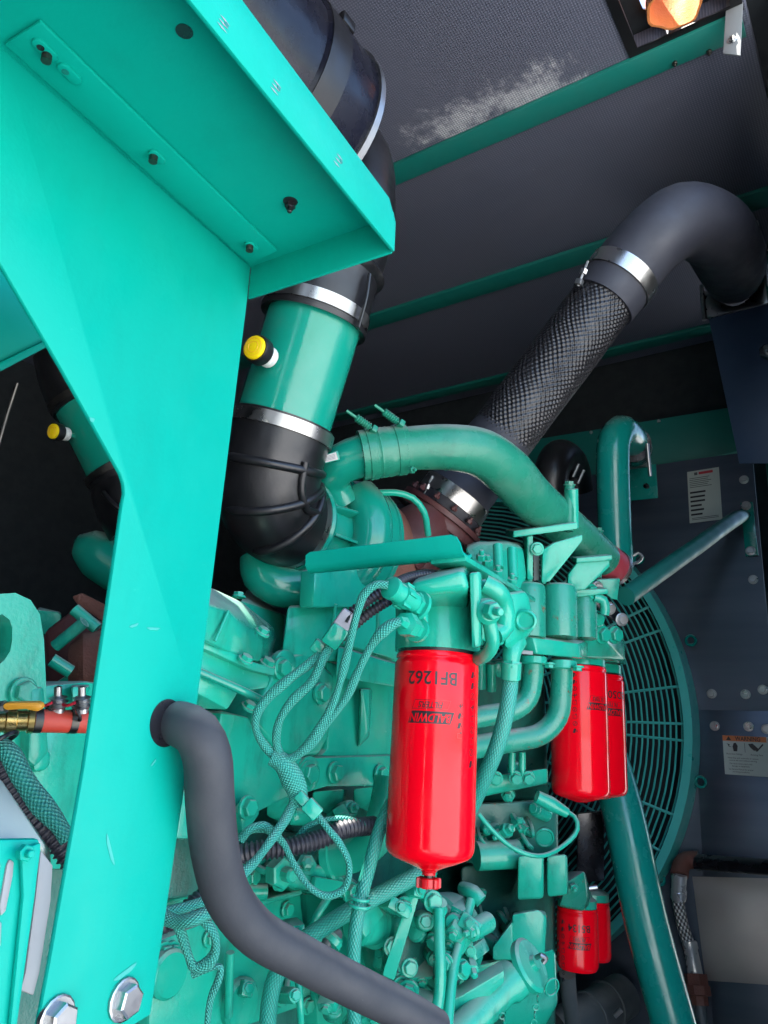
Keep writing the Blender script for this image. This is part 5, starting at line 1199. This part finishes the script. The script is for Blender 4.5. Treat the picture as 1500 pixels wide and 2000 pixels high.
gp = thing('ribbed_hose', P(1180,2000,D=2.0), 'dark grey ribbed hose end at the bottom right below the coolant filters', 'hose')
tube('hose', PT((1090,2020,1.95),(1150,1985,2.0),(1215,1945,2.1)), 0.055, 'grey_pipe', gp, 28, 0.01)
for q in ((1150,1985,2.0),(1185,1963,2.05)): torus('rib', P(*q), 0.056, 0.004, 'grey_pipe', gp, 36, 8, P(1215,1945,D=2.1)-P(1150,1985,D=2.0))
tube('clamp_screw', PT((1200,1985,1.9),(1214,1972,1.9)), 0.006, 'bolt_zinc', gp, 8, lin=True)
tag(tube('grey_sleeve_tube', PT((1108,1902,1.75),(1112,1950,1.76),(1122,2015,1.78)), 0.018, 'grey_pipe', None, 18), 'dull grey tube hanging below the printed small coolant filter', 'tube')

# ================================================================== WIRING
def cable(name, pts, r_, label, seed, amp=0.12, group='green cloth covered cables'):
    rad = [0.82*r_*(x[3] if len(x) > 3 else 1) for x in pts]
    return tag(tube(name, [P(x[0],x[1],D=x[2]) for x in pts], rad, 'braid_green', None, 16, 0.004, lumpy(seed, amp), uv=True), label, 'cable', group)
# sensor plugs in the filter head pad
def sensor(p, d, s, label):
    d = d.normalized(); t = thing('sensor_plug', p, label, 'sensor', 'filter head sensors')
    lathe('hex_base', p, d, [(-0.01,0.014*s),(0.008*s,0.0150*s),(0.009*s,0.012*s)], EG, t, 6, sharp=20)
    lathe('washer', p, d, [(-0.004*s,0.012*s),(-0.004*s,0.0185*s),(0.001*s,0.0185*s),(0.001*s,0.012*s)], EG, t, 28)
    lathe('body', p, d, [(0.008*s,0.0125*s),(0.020*s,0.0125*s),(0.0205*s,0.0145*s),(0.034*s,0.0145*s),(0.0345*s,0.0125*s),(0.046*s,0.0120*s),(0.047*s,0.0140*s),(0.053*s,0.0140*s),(0.055*s,0.009*s)], EG, t, 28)
    for k in range(6):
        a = 2*math.pi*k/6; u, v, _ = frame_of(d); c = p+d*0.027*s+(u*math.cos(a)+v*math.sin(a))*0.0145*s
        box('key', c, 0.004*s, 0.004*s, 0.013*s, EG, t, 0.0006, (u, v, d))
    return t
s1p, s1d = P(815,1182,D=0.975), P(762,1147,D=0.94)-P(815,1182,D=0.975); sensor(s1p, s1d, 1.05, 'ribbed round green cable plug high on the filter head')
s2p, s2d = P(812,1228,D=0.975), P(785,1215,D=0.94)-P(812,1228,D=0.975)
sp2 = thing('sensor_fitting', s2p, 'hexagonal green sensor fitting low on the filter head just above the filter', 'sensor', 'filter head sensors')
lathe('washer', s2p, s2d, [(-0.006,0.008),(-0.006,0.0165),(0.0,0.0165),(0.0,0.008)], EG, sp2, 28)
lathe('nut', s2p, s2d, [(0,0.0125),(0.010,0.0125),(0.011,0.009),(0.017,0.009)], EG, sp2, 6, sharp=20)
lathe('collar', s2p, s2d, [(0.014,0.010),(0.016,0.0155),(0.032,0.0155),(0.034,0.008),(0.05,0.006)], EG, sp2, 6, sharp=20)
cable('braided_cable', [(758,1143,.935),(735,1142,.935),(712,1160,.935),(697,1200,.935),(682,1260,.94),(665,1330,.945),(645,1385,.95),(618,1430,.955),(588,1468,.96),(565,1485,.965)], 0.0062, 'green cloth covered cable looping up to the ribbed plug on the filter head', 1)
cable('braided_cable', [(783,1213,.935),(765,1220,.935,1.3),(745,1236,.935,1.5),(725,1262,.94,1.0),(700,1310,.945),(675,1365,.95),(640,1410,.955),(600,1462,.96),(560,1483,.962),(530,1478,.962)], 0.0062, 'green cloth covered cable sagging from the low sensor fitting above the filter', 2)
cable('braided_cable', [(645,1262,.97),(632,1285,.965,1.2),(610,1330,.96,1.1),(570,1370,.96),(545,1410,.962),(540,1450,.965),(550,1480,.968)], 0.0066, 'green cloth covered cable from the grey connector, right of the split pair', 3)
cable('braided_cable', [(625,1278,.975),(600,1300,.97,1.2),(560,1330,.965,1.2),(522,1365,.962,1.1),(502,1395,.962,1.2),(500,1425,.962),(520,1460,.965),(545,1485,.968)], 0.0064, 'green cloth covered cable from the grey connector swinging out furthest left', 4)
cable('cable_bundle', [(530,1478,.965,.8),(552,1490,.965,1.1),(570,1520,.965,1.15),(582,1550,.966,0.95),(580,1570,.968,0.85)], 0.0150, 'thick green bound bundle where four braided cables join', 5, 0.10, None)
cable('braided_cable', [(578,1558,.968),(560,1595,.95),(530,1640,.92),(500,1680,.90),(465,1715,.88),(430,1745,.86),(370,1770,.84),(320,1782,.83)], 0.0070, 'green cloth covered cable running down left from the bundle behind the grey hose', 6)
cable('braided_cable', [(618,1590,.95),(640,1618,.94),(665,1650,.94),(682,1690,.94),(672,1735,.94),(640,1750,.94),(608,1735,.94),(575,1690,.95),(552,1645,.96),(525,1622,.96),(490,1622,.95),(470,1640,.94)], 0.0052, 'green cloth covered cable making a hanging loop below the small square connector', 7)
cable('braided_cable', [(470,1640,.94),(490,1618,.94),(515,1612,.945),(528,1622,.95)], 0.0065, 'short green cable arch with a tie beside the grey hose', 17)
cable('braided_cable', [(575,1642,1.05),(600,1615,1.05),(640,1600,1.05),(680,1600,1.06),(715,1612,1.07)], 0.0045, 'thin green cable arching over the black corrugated conduit', 8)
cable('braided_cable', [(316,1790,.80,1.1),(345,1800,.79),(378,1795,.785),(420,1775,.80)], 0.0085, 'short thick green cable behind the grey hose beside the post', 9)
cable('braided_cable', [(340,1795,.80),(355,1825,.80),(366,1860,.80),(380,1890,.80),(400,1885,.80),(418,1865,.80),(420,1830,.80),(400,1800,.80),(370,1785,.80)], 0.0062, 'frayed green cable loop hanging below the post edge', 10, 0.2)
cable('braided_cable', [(375,1905,.82),(400,1895,.82),(430,1888,.82),(428,1910,.82),(412,1950,.82),(404,2005,.82)], 0.0042, 'thin green cable dropping to the bottom edge beside the post', 11, 0.2)
sq = thing('square_connector', P(610,1578,D=.955), 'small square green connector below the cable bundle', 'connector')
sd = (P(620,1592,D=.95)-P(590,1560,D=.955)).normalized(); su, sv, _ = frame_of(sd)
box('body', P(610,1580,D=.952), 0.018, 0.018, 0.022, EG, sq, 0.002, (su, sv, sd)); box('neck', P(592,1562,D=.955), 0.013, 0.013, 0.02, EG, sq, 0.002, (su, sv, sd))
tc = thing('twin_connector', P(650,1240,D=.97), 'grey and green two piece plug joining the black conduit to the braided cables', 'connector')
td_ = (P(688,1192,D=.97)-P(640,1258,D=.97)).normalized(); tu_ = (-cF+td_*cF.dot(td_)).normalized(); tv_ = td_.cross(tu_)
box('grey_half', P(672,1215,D=.968), 0.012, 0.022, 0.030, 'grey_connector', tc, 0.003, (tu_, tv_, td_)); box('green_half', P(655,1242,D=.966), 0.015, 0.024, 0.030, EG, tc, 0.004, (tu_, tv_, td_))
box('second_plug', P(628,1268,D=.98), 0.012, 0.026, 0.016, EG, tc, 0.002, (tu_, tv_, td_))
tube('dark_wire', PT((686,1198,.965),(676,1215,.960)), 0.002, 'black_pipe', tc, 8, lin=True)
def conduit(name, pts, r_, label, pitch=0.0052, amp=0.12):
    return tag(tube(name, PT(*pts), r_, 'conduit_black', None, 20, pitch/5, corrug(pitch, amp), sharp=80), label, 'conduit', 'black corrugated conduits')
conduit('corrugated_conduit', [(682,1200,.985),(720,1172,.99),(765,1145,1.0),(800,1128,1.03),(845,1122,1.06),(870,1135,1.08)], 0.0066, 'upper of two thin black corrugated conduits behind the braided cable plug')
conduit('corrugated_conduit', [(650,1262,1.0),(680,1232,1.0),(720,1198,1.0),(760,1172,1.01),(800,1150,1.06)], 0.0064, 'lower of two thin black corrugated conduits behind the braided cable plug')
conduit('corrugated_conduit', [(455,1672,1.0),(500,1662,1.0),(560,1655,1.01),(620,1640,1.03),(670,1620,1.05),(730,1612,1.09)], 0.0115, 'black corrugated conduit crossing behind the grey hose towards the red filter', 0.0062)
conduit('corrugated_conduit', [(300,1812,.86),(340,1795,.86),(385,1760,.88),(420,1735,.9)], 0.0095, 'dark conduit stub between the post and the grey hose', 0.0062)
tag(tube('thin_signal_wire', PT((935,1590,1.36),(960,1620,1.35),(1000,1655,1.35),(1050,1672,1.36),(1100,1652,1.40),(1128,1620,1.42),(1122,1595,1.44),(1105,1585,1.45)), 0.0042, EG, None, 10), 'thin pale green wire drooping below the right red filters', 'wire')

# ================================================================== LEFT EDGE, BEHIND THE POST
lf = thing('lifting_eye', P(40,1480,Y=0.62), 'thick green lifting eye bracket with a long opening at the left edge', 'lifting eye')
out_ = [(-60,1180),(0,1160),(30,1158),(60,1172),(78,1200),(86,1250),(90,1340),(90,1420),(70,1480),(60,1490),(-60,1490)]
inn_ = [(-60,1225),(-20,1205),(5,1200),(18,1210),(24,1225),(24,1250),(20,1272),(8,1290),(-10,1305),(-40,1310),(-60,1300)]
def yplate_hole(name, o_, i_, Y, depth, mat, parent):
    return holed_plate(name, [P(a,b,Y=Y) for a, b in o_], [P(a,b,Y=Y) for a, b in i_], EY*depth, mat, parent)
yplate_hole('eye_plate', out_, inn_, 0.76, 0.035, EG, lf)
bolts([(45,1352)], lf, Y=0.757, size=0.023)
slab('eye_foot', [(60,1345),(88,1340),(98,1470),(70,1500),(55,1485)], EG, lf, Y=0.745, depth=0.06, bev=0.004)
em = thing('exhaust_manifold', P(150,1330,D=1.1), 'rusty brown exhaust manifold parts left of the post', 'manifold')
hullp('shield', [P(140,1165,D=1.25),P(160,1158,D=1.25),P(215,1185,D=1.3),P(215,1225,D=1.3),P(150,1180,D=1.25),P(160,1160,D=1.4),P(220,1190,D=1.4)], 'rust_brown', em, 0.003)
hullp('manifold_log', [P(85,1235,D=1.2),P(150,1185,D=1.2),P(215,1220,D=1.2),P(215,1350,D=1.2),P(90,1345,D=1.2),P(100,1230,D=1.45),P(220,1340,D=1.45)], 'brown_casting', em, 0.01)
lathe('manifold_joint', P(190,1300,D=1.15), cR+cF*0.4, [(-0.04,0.03),(-0.02,0.05),(0.03,0.055),(0.06,0.045)], 'rust_brown', em, 28)
for a, b_, r_ in (((145,1190,1.15),(190,1228,1.15),0.0095),((108,1262,1.13),(165,1215,1.13),0.0090),((100,1288,1.08),(138,1312,1.09),0.0095),((110,1345,1.12),(140,1325,1.12),0.008)):
    tube('stud_cap', [P(*a), P(*b_)], r_, EG, em, 16, lin=True)
sb2 = thing('engine_casting', P(130,1600,Y=0.80), 'green engine casting between the lifting eye and the post', 'casting')
slab('plate', [(60,1340),(170,1330),(250,1340),(240,1700),(-60,1700),(-60,1480),(60,1480)], EG, sb2, Y=0.84, depth=0.12, bev=0.006)
hullp('ridge', [(140,1340,.80),(175,1340,.80),(160,1380,.80),(142,1382,.80),(135,1335,.88),(180,1335,.88),(165,1390,.88)], EG, sb2, 0.004)
hullp('boss', [(85,1462,.82),(98,1470,.82),(96,1500,.82),(66,1508,.82),(64,1480,.82),(60,1460,.86),(100,1465,.86),(70,1512,.86)], EG, sb2, 0.006)
hullp('cylinder_head', [P(70,1190,D=1.3),P(120,1195,D=1.3),P(118,1240,D=1.3),P(75,1240,D=1.3),P(75,1185,D=1.5),P(125,1240,D=1.5)], EG, sb2, 0.004)
rh = thing('red_coolant_hose', P(150,1420,D=.72), 'red rubber hose with a white stripe and spring clamps left of the post', 'hose')
h0, h1 = P(55,1407,D=.70), P(200,1411,D=.74); hd = (h1-h0).normalized()
lathe('hose', h0, hd, [(0,0.009),(0,0.0105),((h1-h0).length,0.0105)], 'red_hose', rh, 28)
for s_ in (0.004, 0.036): lathe('clamp_band', h0+hd*s_, hd, [(0,0.0104),(0,0.0111),(0.007,0.0111),(0.007,0.0104)], 'stud_dark', rh, 28)
u, v = -cF, -cU
vw = (v*0.75+u*0.66).normalized(); vx = hd.cross(vw)
ang = [-.14+.07*i for i in range(5)]
n_ = len(ang); vs = [h0+hd*x+(vw*math.cos(a)+vx*math.sin(a))*0.01065 for x in (0.001, (h1-h0).length) for a in ang]
obj('white_stripe', vs, [(i, i+1, n_+i+1, n_+i) for i in range(n_-1)], 'white_plastic', rh)
for px in (113, 160):
    b0 = P(px, 1392, D=.715); lathe('clamp_post', b0, cU, [(0,0.006),(0.004,0.0062),(0.006,0.0095),(0.008,0.006),(0.010,0.0095),(0.012,0.006),(0.014,0.0085),(0.016,0.0035),(0.024,0.0035),(0.025,0.001)], 'bolt_zinc', rh, 20)
for px in (88, 133): tube('red_tie', PT((px-10,1376,.705),(px,1378,.70),(px+14,1372,.70)), 0.0014, 'red_tie', rh, 8)
for px in (97, 150): torus('black_tie', P(px,1392,D=.715), 0.0075, 0.0016, 'rubber', rh, 20, 6, hd+cU*.5)
vv = thing('brass_ball_valve', P(15,1412,D=.68), 'brass ball valve with a yellow lever on the red hose at the left edge', 'valve')
lathe('body', P(-20,1407,D=.685), h0-P(-20,1407,D=.685), [(0,0.008),(0.0,0.011),(0.012,0.0105),(0.013,0.012),(0.021,0.012),(0.022,0.0095),(0.030,0.0095),(0.031,0.0115),(0.036,0.0115),(0.037,0.009)], 'brass', vv, 24)
lv = [P(a,b,D=.665) for a, b in ((10,1373),(72,1372),(80,1376),(82,1384),(72,1391),(48,1386),(10,1388),(2,1380))]
prism('lever', lv, cF*0.008, 'yellow_grip', vv, 0.002); tube('lever_arm', PT((-20,1385,.67),(12,1380,.67)), 0.0055, 'bracket_zinc', vv, 8, lin=True)
conduit('corrugated_conduit', [(-30,1440,.62),(0,1490,.62),(30,1545,.615),(70,1600,.61),(110,1640,.61),(140,1680,.61)], 0.0088, 'black corrugated conduit running down to the post at the left edge', 0.0048)
cable('braided_cable', [(-5,1452,.62),(18,1470,.618,1.1),(45,1520,.612,1.15),(80,1570,.608,1.2),(115,1612,.605),(132,1640,.605)], 0.0086, 'thick green braided cable beside the corrugated conduit left of the post', 12, 0.1)
torus('conduit_tie', P(6,1446,D=.615), 0.011, 0.002, 'rubber', lf, 20, 6, P(30,1545,D=.615)-P(0,1490,D=.62))
jb = thing('vented_box', P(40,2000,Y=0.40), 'pale topped green box with vent slots at the lower left corner', 'box')
hullp('top', [(-60,1500,.52),(0,1520,.50),(82,1645,.44),(-60,1640,.42),(-60,1660,.42),(78,1655,.44),(100,1700,.50),(98,1660,.50)], 'beige_box', jb, 0.003)
box_front = [(-60,1640),(78,1638),(82,1660),(70,1750),(50,1900),(30,2020),(-60,2020)]
slab('front', box_front, 'sheet_green', jb, Y=0.42, depth=0.006, bev=0.002)
slab('side', [(80,1660),(104,1690),(100,1760),(78,1900),(66,1945),(40,1935),(50,1900),(70,1750)], 'side_grey', jb, Y=0.445, depth=0.004, bev=0.001)
slab('front_fold', [(42,1660),(82,1645),(70,1750),(34,2010),(20,2010),(46,1750)], 'sheet_green', jb, Y=0.416, depth=0.004, bev=0.0015)
bolts([(45,1665)], jb, Y=0.415, size=0.009, mat='sheet_green', kind='nut')
for pts in ([(14,1690),(20,1678),(28,1684),(26,1710),(12,1780),(2,1790),(0,1770)], [(-20,1690),(-4,1678),(2,1690),(-8,1760),(-24,1790)], [(-6,1805),(4,1800),(2,1850),(-8,1850)]):
    slab('vent_slot', pts, 'side_grey', jb, Y=0.4185, depth=0.003, bev=0.0008)
